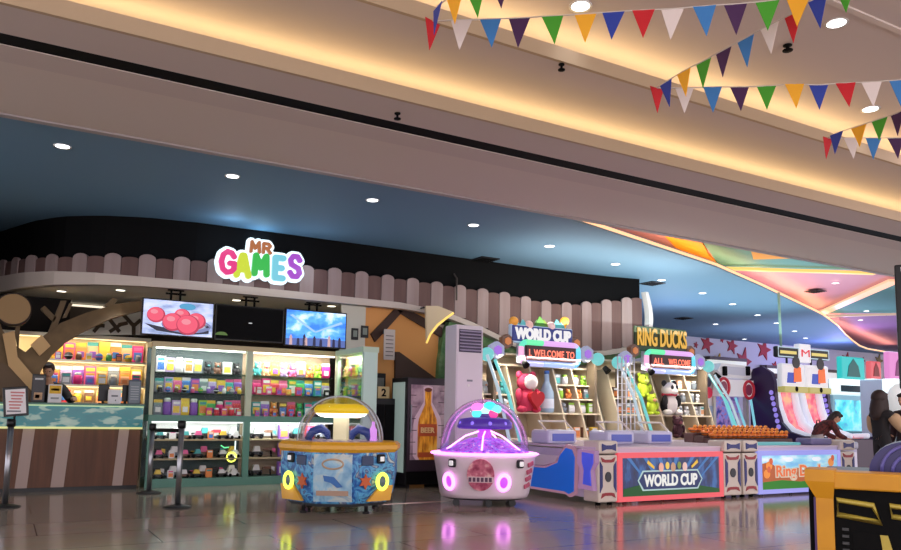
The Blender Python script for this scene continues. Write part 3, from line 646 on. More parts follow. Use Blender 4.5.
# ---- screens hanging from the canopy
def screen(px, label, pict, mounts):
    P = [atV(x, y, 12.55) for x, y in px]; x0 = (P[0].x + P[3].x) / 2; x1 = (P[1].x + P[2].x) / 2; z0 = (P[2].z + P[3].z) / 2; z1 = (P[0].z + P[1].z) / 2
    W = x1 - x0; H = z1 - z0
    t = thing('television', label, 'television', ((x0 + x1) / 2, 12.55, z0), 0, 'televisions under the canopy')
    MB().box((0, .03, H / 2), (W, .06, H), .008).build('bezel', BLACKG, t)
    pict(t, W * .96, H * .93, H / 2)
    for mx in mounts:
        m_ = MB()
        for dx in (-.07, .07): m_.bx(mx + dx - .015, mx + dx + .015, .05, .08, H * .5, 3.09 - z0)
        m_.bx(mx - .15, mx + .15, .04, .09, H + .09, H + .115); m_.bx(mx - .15, mx + .15, .062, .09, H * .55, H * .6)
        m_.bx(mx - .12, mx + .12, .03, .1, 3.075 - z0, 3.09 - z0)
        m_.build('ceiling_mount', BLACK, t)
    return t
def disc(cx, cz, rx, rz=None, n=24, a0=0, a1=2 * PI):
    rz = rz or rx; return [(cx + rx * math.cos(a0 + (a1 - a0) * i / n), cz + rz * math.sin(a0 + (a1 - a0) * i / n)) for i in range(n + (0 if a1 - a0 > 6.2 else 1))]
def pic_balls(t, W, H, zc):
    bg = noise_mat('screen_plate', [(.35, (120, 140, 180)), (.5, (175, 190, 225)), (.65, (205, 215, 240))], 3, 3, .3, emit=.8, stretch=(1, 1, 3))
    ms = [bg, glow((150, 160, 215), .7), glow((205, 215, 240), .75), glow((250, 90, 120), .95), glow((215, 55, 90), .8), glow((40, 45, 80), .5), glow((90, 180, 230), .8), glow((255, 150, 165), .9)]
    b = MB(); b.bx(-W / 2, W / 2, -.004, 0, zc - H / 2, zc + H / 2)
    def el(k, cx, cz, rx, rz, y): b.mi = k; b.prism(disc(cx * W, zc + cz * H, rx * W, rz * H), -.004 - y * .001, -.004)
    b.mi = 5; b.prism([(-.48 * W, zc - .2 * H), (-.3 * W, zc - .4 * H), (.1 * W, zc - .48 * H), (.45 * W, zc - .4 * H), (.45 * W, zc - .3 * H), (.0, zc - .36 * H)], -.005, -.004)
    el(1, .12, -.2, .36, .22, 2); el(2, .1, -.16, .32, .17, 3); el(6, .12, .36, .12, .1, 2)
    for cx, cz, r, y in ((-.32, .06, .13, 4), (.05, .08, .12, 4), (.26, -.05, .14, 4), (-.08, -.12, .15, 6), (.14, -.18, .17, 8)):
        el(4, cx, cz, r, r * 1.75, y); el(3, cx - .01, cz + .02, r * .88, r * 1.55, y + 1); el(7, cx - .03, cz + .09, r * .4, r * .5, y + 2)
    b.mi = 5; b.prism([(.3 * W, zc - .02 * H), (.46 * W, zc - .2 * H), (.42 * W, zc - .24 * H), (.3 * W, zc - .12 * H)], -.007, -.004)
    b.build('picture', ms, t)
def pic_dark(t, W, H, zc):
    b = MB(); b.bx(-W / 2, W / 2, -.004, 0, zc - H / 2, zc + H / 2); b.mi = 1; b.prism(disc(0, zc + .02 * H, .03 * W, .015 * H), -.006, -.004)
    b.mi = 2; b.prism(disc(-.42 * W, zc - .40 * H, .09 * W, .10 * H, a1=PI), -.006, -.004)
    b.build('picture', [BLACK, glow((230, 230, 235), .8), glow((120, 170, 60), .35)], t)
def pic_sky(t, W, H, zc):
    bg = noise_mat('screen_sky', [(.38, (35, 115, 225)), (.52, (80, 165, 240)), (.6, (190, 220, 250)), (.7, (235, 240, 255))], 2.6, 4, .3, emit=.95, stretch=(1, 1, 1.6))
    ms = [bg, glow((95, 120, 200), .8), glow((30, 30, 90), .6), glow((235, 190, 190), .8), glow((170, 215, 255), 1)]
    b = MB(); b.bx(-W / 2, W / 2, -.004, 0, zc - H / 2, zc + H / 2)
    b.mi = 1; b.prism([(-W / 2, zc - H / 2), (W / 2, zc - H / 2), (W / 2, zc - .3 * H), (.1 * W, zc - .26 * H), (-W / 2, zc - .32 * H)], -.005, -.004)
    b.mi = 4; b.prism([(-.45 * W, zc + .35 * H), (-.05 * W, zc - .1 * H), (.01 * W, zc - .1 * H), (-.4 * W, zc + .38 * H)], -.005, -.004); b.prism([(.45 * W, zc + .2 * H), (-.02 * W, zc - .12 * H), (.0, zc - .06 * H), (.42 * W, zc + .26 * H)], -.005, -.004)
    for k, x in enumerate((-.42, -.3, -.2, -.17, -.03, .08, .22, .3, .4)):
        b.mi = 2 if k % 3 else 3; h = (.3, .22, .34, .25)[k % 4]
        b.prism([((x - .025) * W, zc - .5 * H), ((x + .025) * W, zc - .5 * H), ((x + .02) * W, zc - (.5 - h * .8) * H), (x * W, zc - (.5 - h) * H), ((x - .02) * W, zc - (.5 - h * .8) * H)], -.007, -.004)
    b.build('picture', ms, t)
screen([(143, 297), (215, 303.5), (212, 338), (139, 335)], 'hanging television showing pink balls on a plate', pic_balls, [-.05])
screen([(216, 304), (285, 309), (282, 344), (213, 338.5)], 'dark hanging television between the pink and the blue screens', pic_dark, [.0])
screen([(286, 308), (349, 313.5), (343, 350), (283, 344.5)], 'hanging television showing a bright blue sky with figures', pic_sky, [-.05])

# ---- illuminated shop sign
a = atV(211, 266, 12.2)
t = thing('shop_sign', 'glowing MR GAMES sign in rainbow letters on the board fence', 'sign', (3.42, 12.2, 3.3))
SW = glow((225, 245, 255), 1.5)
letters = [('G', (229, 50, 130), 226.5, 262.5, 20, 26), ('A', (205, 220, 50), 241.5, 266, 18, 26), ('M', (50, 185, 75), 259.5, 265.5, 19, 24), ('E', (120, 205, 225), 277.5, 268.5, 15, 26), ('S', (165, 70, 200), 293.5, 267, 16, 25)]
mr = [('M', (175, 105, 60), 254, 247.5, 12, 13), ('R', (175, 105, 60), 265.5, 249, 11, 12)]
STROKES = {'G': [[(.92, .78), (.75, .95), (.45, 1), (.18, .85), (.06, .5), (.18, .15), (.45, 0), (.75, .05), (.94, .2), (.94, .45), (.64, .45)]],
           'A': [[(0, 0), (.42, 1), (.58, 1), (1, 0)], [(.2, .3), (.8, .3)]], 'M': [[(.03, 0), (.1, 1), (.5, .35), (.9, 1), (.97, 0)]],
           'E': [[(.95, 0), (.08, 0), (.08, 1), (.95, 1)], [(.08, .5), (.8, .5)]], 'S': [[(.92, .82), (.7, 1), (.3, 1), (.08, .8), (.18, .58), (.8, .42), (.93, .2), (.7, 0), (.3, 0), (.06, .18)]],
           'R': [[(.08, 0), (.08, 1), (.7, 1), (.92, .76), (.7, .5), (.08, .5)], [(.5, .5), (.95, 0)]]}
def stroke_letter(ch, cx, cz, w_, h_, th, y0, y1):
    b = MB(); k = 0
    for line in STROKES[ch]:
        P = [Vector((cx + (x - .5) * (w_ - th), cz + (z - .5) * (h_ - th))) for x, z in line]
        for a_, c_ in zip(P, P[1:]):
            d_ = (c_ - a_).normalized(); n_ = Vector((-d_.y, d_.x)) * th / 2; k += 1
            b.prism([a_ + n_, a_ - n_, c_ - n_, c_ + n_], y0 - .0004 * k, y1)
        for q_ in P: k += 1; b.prism([(q_.x + th / 2 * math.cos(2 * PI * i_ / 14), q_.y + th / 2 * math.sin(2 * PI * i_ / 14)) for i_ in range(14)], y0 - .0004 * k, y1)
    return b
for ch, col, cx, cy, wx, hy in letters + mr:
    p = atV(cx, cy, 12.2); e0 = atV(cx - wx / 2, cy, 12.2); e1 = atV(cx + wx / 2, cy, 12.2); h0 = atV(cx, cy - hy / 2, 12.2); h1 = atV(cx, cy + hy / 2, 12.2)
    wd = e1.x - e0.x; ht = h0.z - h1.z; ox = p.x - 3.42; oz = p.z - 3.3; big = hy > 15; th = (.085 if ch in 'GS' else .10) if big else .05
    stroke_letter(ch, ox, oz, wd, ht, th, -.07, -.02).build('letter', glow(col, 1.0), t)
    stroke_letter(ch, ox, oz, wd + .10, ht + .10, th + .10, -.015, .04).build('halo_plate', SW, t)
mb = MB()
for cx, cy, wx, hy in [(226, 263, 17, 25), (242, 266, 18, 24), (260, 266, 20, 24), (278, 268, 18, 25), (293, 267, 16, 24), (259, 249, 26, 14)]:
    p = atV(cx, cy, 12.25); q = atV(cx + wx / 2, cy - hy / 2, 12.25); mb.box((p.x - 3.42, .06, p.z - 3.3), ((q.x - p.x) * 2, .05, (q.z - p.z) * 2), .02)
mb.build('backing', glow((215, 240, 255), .55), t)
point('sign_glow', (3.5, 12.3, 3.98), 5, (.45, .75, 1), .1); point('sign_glow', (2.9, 11.95, 3.9), 5, (.6, .8, 1), .1); point('sign_glow', (4.3, 11.95, 3.6), 4, (.7, .85, 1), .1)

# ---- orange wall with dark beams, pictures and cupboard beside the fridge
ORG = mat((226, 160, 88), .65)
struct('wall_3', MB().bx(5.2, 7.02, 12.62, 12.7, 0, 3.2), ORG)
t = thing('wall_beams', 'dark brown timber beams forming a gable on the orange wall', 'beams', (6.2, 12.6, 1.5))
for px in ([(370, 334), (399, 304), (402, 311), (374, 342)], [(397, 304), (441, 328), (441, 338), (397, 312)], [(394, 352), (398, 352), (441, 383), (441, 402), (394, 402)]):
    MB().prism(vpoly(px, 12.6), 12.56, 12.62).build('beam', mat((66, 44, 34), .7), t, True)
for px, lb in (((348.5, 329, 355.5, 340), 'small dark framed picture nearer the sky screen'), ((358, 326.5, 365.5, 338), 'small dark framed picture nearer the orange wall')):
    a = atV(px[0], px[3], 12.66); c = atV(px[2], px[1], 12.66)
    t = thing('picture_frame', lb, 'picture', ((a.x + c.x) / 2, 12.555, a.z), 0, 'pictures above the corner cabinet')
    W, H = c.x - a.x, c.z - a.z
    MB().box((0, 0, H / 2), (W, .03, H), .006).build('frame', BLACKG, t); MB().bx(-W * .3, W * .3, -.02, -.014, H * .25, H * .8).build('print', mat((120, 130, 120), .5), t)
struct('wall_4', MB().bx(5.04, 5.5, 12.57, 12.62, 2.27, 3.09), mat((206, 204, 188), .6))
t = thing('menu_sheet', 'white vertical menu sheet hung on the orange wall', 'sign', (0, 0, 0))
P0 = atV(384, 329, 12.3); P1 = atV(394, 360, 12.3); t.location = ((P0.x + P1.x) / 2, 12.3, P1.z); H = P0.z - P1.z; W = P1.x - P0.x
MB().bx(-W / 2, W / 2, 0, .02, 0, H).build('board', mat((200, 190, 182), .5), t)
for k in range(6): MB().bx(-W * .35, W * .35, -.004, 0, H * (.12 + .13 * k), H * (.15 + .13 * k)).build('print', mat((110, 100, 100), .5), t)
MB().bx(-.02, .02, .01, .3, H - .06, H).build('bracket', DARKM, t)
t = thing('side_cabinet', 'black cupboard between the corner cabinet and the fridge', 'cupboard', (5.48, 12.0, 0))
MB().bx(-.19, .2, -.35, .4, 0, 1.45, .01).build('body', mat((12, 12, 13), .6), t)
MB().bx(-.17, -.01, -.37, -.35, .08, 1.35).build('door', BLACK, t); MB().bx(.01, .18, -.37, -.35, .08, 1.35).build('door', BLACK, t)
q = Vector((5.52, 11.8, 1.45))
t = thing('number_card', 'small cream card holder showing the number 2 on the black cupboard', 'sign', q)
MB().box((0, 0, .1), (.22, .06, .2), .01).build('holder', mat((205, 180, 130), .5), t); put_text('digit', '2', .15, BLACK, t, (0, -.036, .1), .006, .004, None, .13)
for dx, lb, fc in ((-.12, 'tall black framed notice leaning left behind the number card', (150, 150, 140)), (.10, 'tall black framed notice right behind the number card', (105, 110, 105))):
    t = thing('framed_notice', lb, 'sign', (5.50 + dx, 12.1, 1.45), 0, 'framed notices on the black cupboard')
    MB().box((0, 0, .22), (.2, .03, .44), .006).build('frame', BLACKG, t); MB().bx(-.065, .065, -.02, -.014, .06, .36).build('page', mat(fc, .5), t)
    MB().bx(-.06, .06, 0, .12, 0, .015).build('foot', BLACKG, t)
# ---- curved pennant hanging off the end of the rim
t = thing('hanging_pennant', 'cream curved pennant with a glowing edge hanging at the end of the rim', 'pennant', (0, 12.05, 0))
p = atV(426, 343, 12.05); t.location = (p.x, 12.05, p.z)
MB().prism(vpoly([(425, 306), (437, 306), (452, 312), (447, 318), (438, 326), (431, 334), (426, 343)], 12.05), 12.03, 12.08).build('panel', mat((216, 196, 160), .6), t, True)
MB().tube([atV(x, y, 12.03) for x, y in [(453, 313), (446, 318), (437, 325), (430, 334), (426, 343)]], .02).build('light_edge', glow((255, 215, 110), 1.2), t, True)
MB().tube([(p.x, 12.06, p.z + .65), (p.x, 12.3, 3.12)], .015).build('bracket', DARKM, t, True)

# ================================================================== STANCHIONS
def stanchion(loc, h, label, sign=False):
    t = thing('stanchion_post', label, 'stanchion', loc, 0, 'queue posts')
    MB().lathe([(.17, 0), (.17, .012), (.1, .03), (.035, .045)], n=24).build('base', mat((40, 40, 42), .35, .4), t)
    MB().cyl((0, 0, .03), (0, 0, h - .1), .034).build('post', STEEL, t)
    MB().lathe([(.035, h - .1), (.05, h - .09), (.05, h - .01), (.035, h)], n=20).build('head', BLACKG, t)
    if sign:
        MB().cyl((.03, -.0, h), (.03, -.0, h + .05), .012).build('stem', DARKM, t)
        MB().box((.03, 0, h + .21), (.27, .02, .36), .006, Matrix.Rotation(-.1, 3, 'Y')).build('sign_frame', BLACKG, t)
        pg = MB().box((.03, -.014, h + .21), (.215, .006, .30), 0, Matrix.Rotation(-.1, 3, 'Y')).build('page', PAGE, t)
        for k in range(7): MB().box((.03 - .01 * (k - 3) * .4, -.019, h + .32 - .038 * k), (.15 - .02 * (k % 3), .004, .018)).build('print', mat((190, 110, 110) if k < 6 else (110, 110, 120), .5), pg)
    return t
stanchion((1.95, 10.06, 0), 1.07, 'steel queue post standing alone out in front of the left display cabinet')
stanchion((1.90, 11.9, 0), 1.0, 'steel queue post close to the counter corner')
stanchion((.10, 10.85, 0), 1.06, 'steel queue post holding a framed price sheet at the left edge', True)
tag(MB().solid([(1.93, 10.1, .97), (1.93, 11.86, .93), (1.93, 11.86, .88), (1.93, 10.1, .92)], (.006, 0, 0)).build('queue_belt', BLACK), 'black belt stretched between the two queue posts', 'belt')

# ================================================================== CLAW MACHINES (turned to face the hall)
FACE = -PI / 6
def outline(pts, sc_, z, sy=None): return [(x * sc_, y * (sy or sc_), z) for x, y in pts]
def floor_at(px, d): p = atD(px, 480, d); return Vector((p.x, p.y, 0))
HEX = [(-.27, -.62), (.27, -.62), (.74, -.22), (.74, .3), (.4, .6), (-.4, .6), (-.74, .3), (-.74, -.22)]
SEA = noise_mat('sea_art', [(.28, (18, 40, 95)), (.42, (30, 90, 160)), (.52, (90, 165, 205)), (.58, (25, 60, 125)), (.72, (190, 200, 190))], 5.5, 4, .35, emit=.12, distort=1.2)
SEA2 = noise_mat('pale_sea_art', [(.3, (95, 145, 185)), (.5, (150, 185, 205)), (.62, (190, 195, 190)), (.75, (110, 150, 180))], 4.5, 4, .35, emit=.12, distort=1.0)
YPL = mat((226, 164, 28), .35, coat=.3)
t = thing('claw_machine', 'yellow and blue sea themed claw machine with a clear dome', 'claw machine', floor_at(339, 9.75) + Vector((0, 0, .07)), FACE); t.scale = (.942, .942, .942)
MB().loft([outline(HEX, .86, .06), outline(HEX, .94, .16), outline(HEX, 1.0, .45), outline(HEX, 1.0, .72)], True, False).build('body', SEA, t)
MB().loft([outline(HEX, 1.0, .70), outline(HEX, 1.05, .74), outline(HEX, 1.05, .79), outline(HEX, .99, .83)], True, False).build('rim', YPL, t)
MB().loft([outline(HEX, .80, .02), outline(HEX, .87, .07)], True, False).build('underside', mat((60, 62, 66), .5), t)
def on_face(s, tt, z, k=1.0):
    """point on the left or right slanted front face; tt 0 inner .. 1 outer"""
    a = Vector((s * .27, -.62)); c = Vector((s * .74, -.22)); p = a.lerp(c, tt); return Vector((p.x * k, p.y * k, z))
def face_rz(s): return math.atan2(.40, .47) * s
fp = MB(); fp.loft([[(-.24, y, z), (.24, y, z), (.24, -.5, z), (-.24, -.5, z)] for y, z in ((-.565, .09), (-.605, .17), (-.638, .45), (-.638, .68))], True, False)
f_ = fp.build('front_panel', SEA2, t)
MB().ring((0, -.642, .56), .13, .012, rz=.06).build('emblem', mat((190, 160, 130), .4), f_)
q = MB(); q.prism([(-.12, .42), (.02, .40), (.13, .28), (.06, .27), (-.02, .33), (-.1, .35)], -.645, -.6); q.build('fish_print', mat((45, 105, 175), .4), f_)
MB().bx(-.2, .2, -.628, -.57, .17, .23).build('print', mat((170, 140, 120), .5), f_)
for s in (-1, 1):
    M_ = Matrix.Translation(on_face(s, .5, 0)) @ Matrix.Rotation(face_rz(s), 4, 'Z')
    def fm_(mb): mb.M = M_; return mb
    b_ = fm_(MB()); b_.prism([(-.10, .09), (.25, .09), (.29, .28), (.10, .28)] if s > 0 else [(-.25, .09), (.14, .09), (-.04, .28), (-.29, .28)], -.004, .04); b_.build('corner_trim', YPL, t)
    rg = fm_(MB()); rg.ring((s * .1, -.03, .335), .075, .024, rz=.095); h_ = rg.build('headlight', glow((228, 245, 80), 2.4), t)
    ln = fm_(MB()); ln.ball((s * .1, -.02, .335), (.062, .03, .08)); ln.build('lens', mat((90, 110, 120), .2), h_)
    bb = fm_(MB()); bb.box((s * .08, -.015, .62), (.12, .05, .12), .02); k_ = bb.build('button', BLACKG, t)
    b2 = fm_(MB()); b2.box((s * .08, -.045, .62), (.06, .02, .06), .008); b2.build('cap', mat((225, 225, 225), .3, emit=.4), k_)
    st = fm_(MB()); st.prism([(-s * .14 + (.1 if i % 2 else .05) * math.cos(PI * i / 6), .34 + (.1 if i % 2 else .05) * math.sin(PI * i / 6)) for i in range(12)], -.012, .01); st.build('starfish', mat((205, 95, 50), .5), t)
    vb = fm_(MB()); vb.box((s * -.12, -.006, .60), (.18, .02, .12), .01); vb.build('print_panel', mat((35, 55, 95), .4), t)
for x, y in ((-.4, -.35), (.4, -.35), (-.45, .35), (.45, .35)):
    MB().cyl((x, y, -.05), (x, y, .1), .025).lathe([(.045, 0), (.05, .015), (.03, .03)], (x, y, -.074), 12).build('foot', DARKM, t)
def dome(t, rx, ry, z0, rz, matx, name='dome'):
    rings = []
    for k in range(9):
        a = PI / 2 * k / 9; rings.append([(rx * math.cos(a) * math.cos(2 * PI * i / 36), ry * math.cos(a) * math.sin(2 * PI * i / 36), z0 + rz * math.sin(a) ** .9) for i in range(36)])
    rings.append([(rx * .02 * math.cos(2 * PI * i / 36), ry * .02 * math.sin(2 * PI * i / 36), z0 + rz) for i in range(36)])
    return MB().loft(rings, False).build(name, matx, t)
dome(t, .55, .47, .83, .60, DOME)
RIB = mat((170, 175, 185), .15, .0, .1)
for yy in (-.2, .2):
    MB().tube([(.54 * math.cos(a) , yy, .83 + .585 * math.sin(a) ** .95) for a in (PI * i / 24 for i in range(25))], .011, 6).build('dome_rib', RIB, t)
MB().loft([outline(HEX, .74, .825), outline(HEX, .74, .835)], True, False).build('play_field', noise_mat('toy_bed', [(.35, (70, 80, 130)), (.5, (150, 120, 150)), (.65, (210, 190, 170))], 14, 2, .5), t)
MB().box((0, 0, 1.0), (.19, .19, .34), .02).build('column', mat((200, 190, 160), .4, emit=.35, ecol=(215, 215, 150)), t)
MB().lathe([(.30, 1.17), (.36, 1.20), (.37, 1.25), (.33, 1.30), (.2, 1.32)], n=32, sy=.8).build('canopy', mat((238, 205, 35), .35, emit=.35), t)
MB().lathe([(.22, 1.135), (.30, 1.155), (.345, 1.19)], n=32, sy=.8).build('canopy_light', glow((255, 250, 235), 3.5), t)
for s in (-1, 1):
    MB().tube([(s * .42, -.1, .84), (s * .36, -.12, .95), (s * .25, -.12, .99), (s * .17, -.1, .93), (s * .15, -.1, .85)], [.05, .06, .065, .05, .03]).build('dolphin_arm', mat((35, 65, 140), .3), t)
MB().lathe([(.05, .84), (.05, .98), (.02, 1.04), (.02, 1.09)], (.44, -.12, 0), 14).build('bubble_lamp', glow((225, 150, 240), 1.0), t)
point('claw_light', t.location + Vector((0, 0, 1.1)), 4, (1, .95, .8), .1)

WPL = noise_mat('pink_white_shell', [(.3, (222, 205, 215)), (.7, (232, 218, 226))], 2, rough=.3)
OCT = [(1.0 * math.cos(2 * PI * (i + .5) / 16), 1.0 * math.sin(2 * PI * (i + .5) / 16)) for i in range(16)]
OCT = [(math.copysign(abs(x) ** .8, x) * .76, math.copysign(abs(y) ** .85, y) * .62) for x, y in OCT]
t = thing('claw_machine', 'pale pink round claw machine with purple neon under a clear dome', 'claw machine', floor_at(483.5, 10.7) + Vector((0, 0, .07)), FACE); t.scale = (.942, .942, .942)
MB().loft([outline(OCT, .82, .04), outline(OCT, .86, .10), outline(OCT, .98, .6), outline(OCT, 1.0, .64)], True, True).build('body', WPL, t)
NEON = glow((255, 150, 250), 2.6); NEONP = glow((190, 70, 235), 1.4)
MB().loft([outline(OCT, 1.0, .635), outline(OCT, 1.045, .645), outline(OCT, 1.045, .66), outline(OCT, .98, .67)], True, True).build('rim_light', NEON, t)
MB().loft([outline(OCT, .74, .015), outline(OCT, .83, .05)], True, True).build('underside', DARKM, t)
def at_angle(a, z):  # point on the shell at angle a from straight ahead
    k = .87 + (.98 - .87) * (z - .16) / .44; s = math.sin(a); c = -math.cos(a)
    return Vector((math.copysign(abs(s) ** .8, s) * .76 * k, math.copysign(abs(c) ** .85, c) * .62 * k, z))
for a, nm in ((-.74, 0), (.28, 1)):
    M_ = Matrix.Translation(at_angle(a, .275)) @ Matrix.Rotation(a, 4, 'Z') @ Matrix.Rotation(.14, 4, 'X')
    r_ = MB(); r_.M = M_; r_.ring((0, -.02, 0), .085, .026, rz=.105); h_ = r_.build('headlight', NEON, t)
    l_ = MB(); l_.M = M_; l_.ball((0, .0, 0), (.07, .03, .09)); l_.build('lens', NEONP, h_)
for a in (-.60, .62):
    M_ = Matrix.Translation(at_angle(a, .53)) @ Matrix.Rotation(a, 4, 'Z')
    b_ = MB(); b_.M = M_; b_.box((0, -.01, 0), (.12, .06, .12), .03); k_ = b_.build('button', BLACKG, t)
    b_ = MB(); b_.M = M_; b_.box((0, -.04, 0), (.07, .03, .07), .012); b_.build('cap', mat((230, 230, 230), .3, emit=.4), k_)
M_ = Matrix.Translation(at_angle(-.06, .38)) @ Matrix.Rotation(-.06, 4, 'Z') @ Matrix.Rotation(.15, 4, 'X')
b_ = MB(); b_.M = M_; b_.prism(disc(0, .0, .19, .22), -.04, .03); e_ = b_.build('round_print', noise_mat('pink_print', [(.3, (150, 50, 85)), (.5, (205, 110, 135)), (.65, (235, 190, 190))], 9, 3, .4), t)
b_ = MB(); b_.M = M_; b_.bx(-.18, .18, -.045, -.04, -.1, -.02); b_.build('name_band', mat((225, 200, 205), .4), e_)
b_ = MB(); b_.M = M_
for i in range(6): b_.bx(-.165 + i * .056, -.125 + i * .056, -.049, -.045, -.09, -.03)
b_.build('name_print', mat((95, 60, 90), .4), e_)
for k in range(4):
    M_ = Matrix.Translation(at_angle(1.02, .22 + .1 * k)) @ Matrix.Rotation(1.02, 4, 'Z'); b_ = MB(); b_.M = M_; b_.box((0, 0, 0), (.16, .03, .065), .02, Matrix.Rotation(-.2, 3, 'Y')); b_.build('pink_print', mat((190, 90, 115), .4), t)
for a in (-.8, .05, .75, 2.4, 3.9):
    p = at_angle(a, .16) * .8
    MB().cyl((p.x, p.y - .02, -.026), (p.x, p.y + .02, -.026), .048).bx(p.x - .03, p.x + .03, p.y - .03, p.y + .03, -.02, .09).build('caster', DARKM, t)
dome(t, .655, .56, .66, .78, DOME)
CANDY = noise_mat('candy_bed', [(.35, (120, 60, 190)), (.5, (190, 90, 220)), (.6, (120, 110, 230)), (.7, (235, 160, 240))], 16, 2, .4, emit=.55)
MB().loft([outline(OCT, .85, .655), outline(OCT, .85, .69), outline(OCT, .3, .86), outline(OCT, .1, .88)], True, True).build('candy_bed', CANDY, t)
for x, y in ((-.56, -.22), (-.06, -.5), (.5, -.32), (.3, .3)):
    MB().tube([(x * .05 + .02, y * .05, .99), (x * .5, y * .5, .90), (x * .98, y * .98, .71)], .013).build('neon_tube', glow((255, 165, 250), 3), t)
MB().cyl((0, 0, .86), (0, 0, 1.02), .1).build('column', NEONP, t)
MB().lathe([(.38, 1.0), (.41, 1.03), (.37, 1.14), (.2, 1.17)], n=16, sy=.8).build('canopy', mat((70, 40, 130), .3, emit=.35, ecol=(90, 60, 190)), t)
for k in range(9):
    a = 2 * PI * k / 9; MB().ball((.37 * math.cos(a), .3 * math.sin(a), 1.08), .03, 8).build('bulb', glow((150, 120, 255), 1.2), t)
for x, z, c in ((-.11, 1.31, (255, 130, 215)), (.07, 1.33, (70, 235, 235)), (-.10, 1.22, (90, 235, 245)), (.10, 1.22, (255, 70, 150)), (0, 1.25, (190, 255, 245)), (.15, 1.29, (120, 240, 220))):
    MB().ball((x, -.05, z), (.095, .09, .07), 12).build('top_lamp', glow(c, 1.5), t)
MB().cyl((0, 0, 1.16), (0, 0, 1.22), .14).build('lamp_base', mat((110, 90, 180), .4), t)
point('neon_light', t.location + Vector((0, 0, .92)), 9, (.85, .35, 1), .12)

# ================================================================== FRIDGE AND AIR CONDITIONER
x0 = atV(407, 430, 11.2).x; x1 = atV(446, 430, 11.2).x
t = thing('drinks_fridge', 'dark drinks fridge with an orange beer bottle picture on its door', 'fridge', ((x0 + x1) / 2, 11.2, 0)); W = x1 - x0
MB().bx(-W / 2, W / 2, .03, .62, .06, 1.8, .01).build('body', mat((26, 22, 26), .4), t)
for x in (-W / 2 + .06, W / 2 - .06): MB().bx(x - .03, x + .03, .06, .58, 0, .07).build('foot', DARKM, t)
d_ = MB().bx(-W / 2, W / 2, 0, .03, .28, 1.78, .006).build('door', noise_mat('brick_art', [(.35, (120, 92, 110)), (.6, (178, 150, 160)), (.75, (150, 120, 135))], 5, 4, .4, emit=.1), t)
MB().bx(-W / 2, W / 2, 0, .03, .07, .27).build('lower_grille', BLACK, t)
for xa, xb, za, zb in ((-W / 2 - .005, -W / 2 + .05, .28, 1.78), (W / 2 - .05, W / 2 + .005, .28, 1.78), (-W / 2 + .05, W / 2 - .05, 1.68, 1.78), (-W / 2 + .05, W / 2 - .05, .28, .46)): MB().bx(xa, xb, -.004, .02, za, zb).build('picture_border', mat((46, 30, 44), .5), d_)
bp_ = [(.0, 1.62), (.06, 1.6), (.055, 1.36), (.09, 1.28), (.165, 1.12), (.18, 1.0), (.18, .52), (.14, .46)]
bp_ = bp_ + [(-x, z) for x, z in reversed(bp_[1:])]
MB().prism([(x * 1.45, .42 + (z - .42) * 1.04) for x, z in bp_], -.006, .0).build('picture_halo', mat((206, 176, 188), .5, emit=.15), d_)
MB().prism(bp_, -.012, .0).build('bottle_picture', noise_mat('beer_amber', [(.35, (150, 75, 20)), (.55, (225, 150, 40)), (.7, (240, 190, 80))], 5, 3, .35, emit=.18, stretch=(3, 1, .8)), d_)
MB().prism(disc(0, 1.6, .07, .035), -.016, 0).build('bottle_crown', mat((110, 50, 30), .4), d_)
for za, zb in ((.84, 1.04), (.5, .58)): MB().bx(-.168, .168, -.017, -.006, za, zb).build('bottle_label', mat((196, 84, 40), .5), d_)
put_text('label_print', 'BEER', .12, mat((240, 205, 140), .5), d_, (0, -.02, .94), .004, .004, .26)
for k in range(6):
    z = .55 + .19 * k
    for xa, xb, zz in ((-W / 2 + .05, -.2 - .02 * (k % 2), z), (.2 + .02 * (k % 2), W / 2 - .05, z + .08)): MB().bx(xa, xb, -.008, 0, zz, zz + .012).build('brick_joint', mat((70, 48, 62), .6), d_)
MB().bx(-W / 2 - .012, -W / 2, .12, .55, .25, 1.72).build('side_glass', mat((150, 165, 160), .2, emit=.25, ecol=(190, 215, 205)), t)
MB().bx(-W / 2 + .03, -W / 2 + .05, -.05, -.012, .9, 1.35).build('handle', STEEL, t)

x0 = atV(455, 400, 10.3).x; x1 = atV(482, 400, 10.3).x; W = x1 - x0
ACW = mat((216, 205, 212), .4)
t = thing('air_conditioner', 'tall white floor standing air conditioner with dark top louvres', 'air conditioner', ((x0 + x1) / 2, 10.3, 0))
MB().bx(-W / 2, W / 2, 0, .36, .72, 2.61, .015).build('body', ACW, t)
MB().bx(-W / 2 - .02, W / 2 + .02, -.02, .38, 0, .72, .01).build('plinth', mat((200, 192, 198), .5), t)
g_ = MB().bx(-W / 2 + .05, W / 2 - .04, -.012, 0, 2.18, 2.54).build('outlet', mat((60, 50, 75), .5), t)
for k in range(7): MB().box((.005, -.02, 2.215 + k * .05), (W - .1, .03, .014), 0, Matrix.Rotation(.5, 3, 'X')).build('louvre', mat((170, 160, 185), .4), g_)
MB().bx(-W / 2 + .02, W / 2 - .02, -.008, 0, .76, 2.16).build('front_panel', ACW, t)
MB().bx(-.05, .05, -.014, -.008, 1.72, 1.75).build('display', mat((120, 120, 130), .3), t)
MB().prism(disc(-.02, 1.66, .02), -.014, -.008).build('knob', WHITE, t)

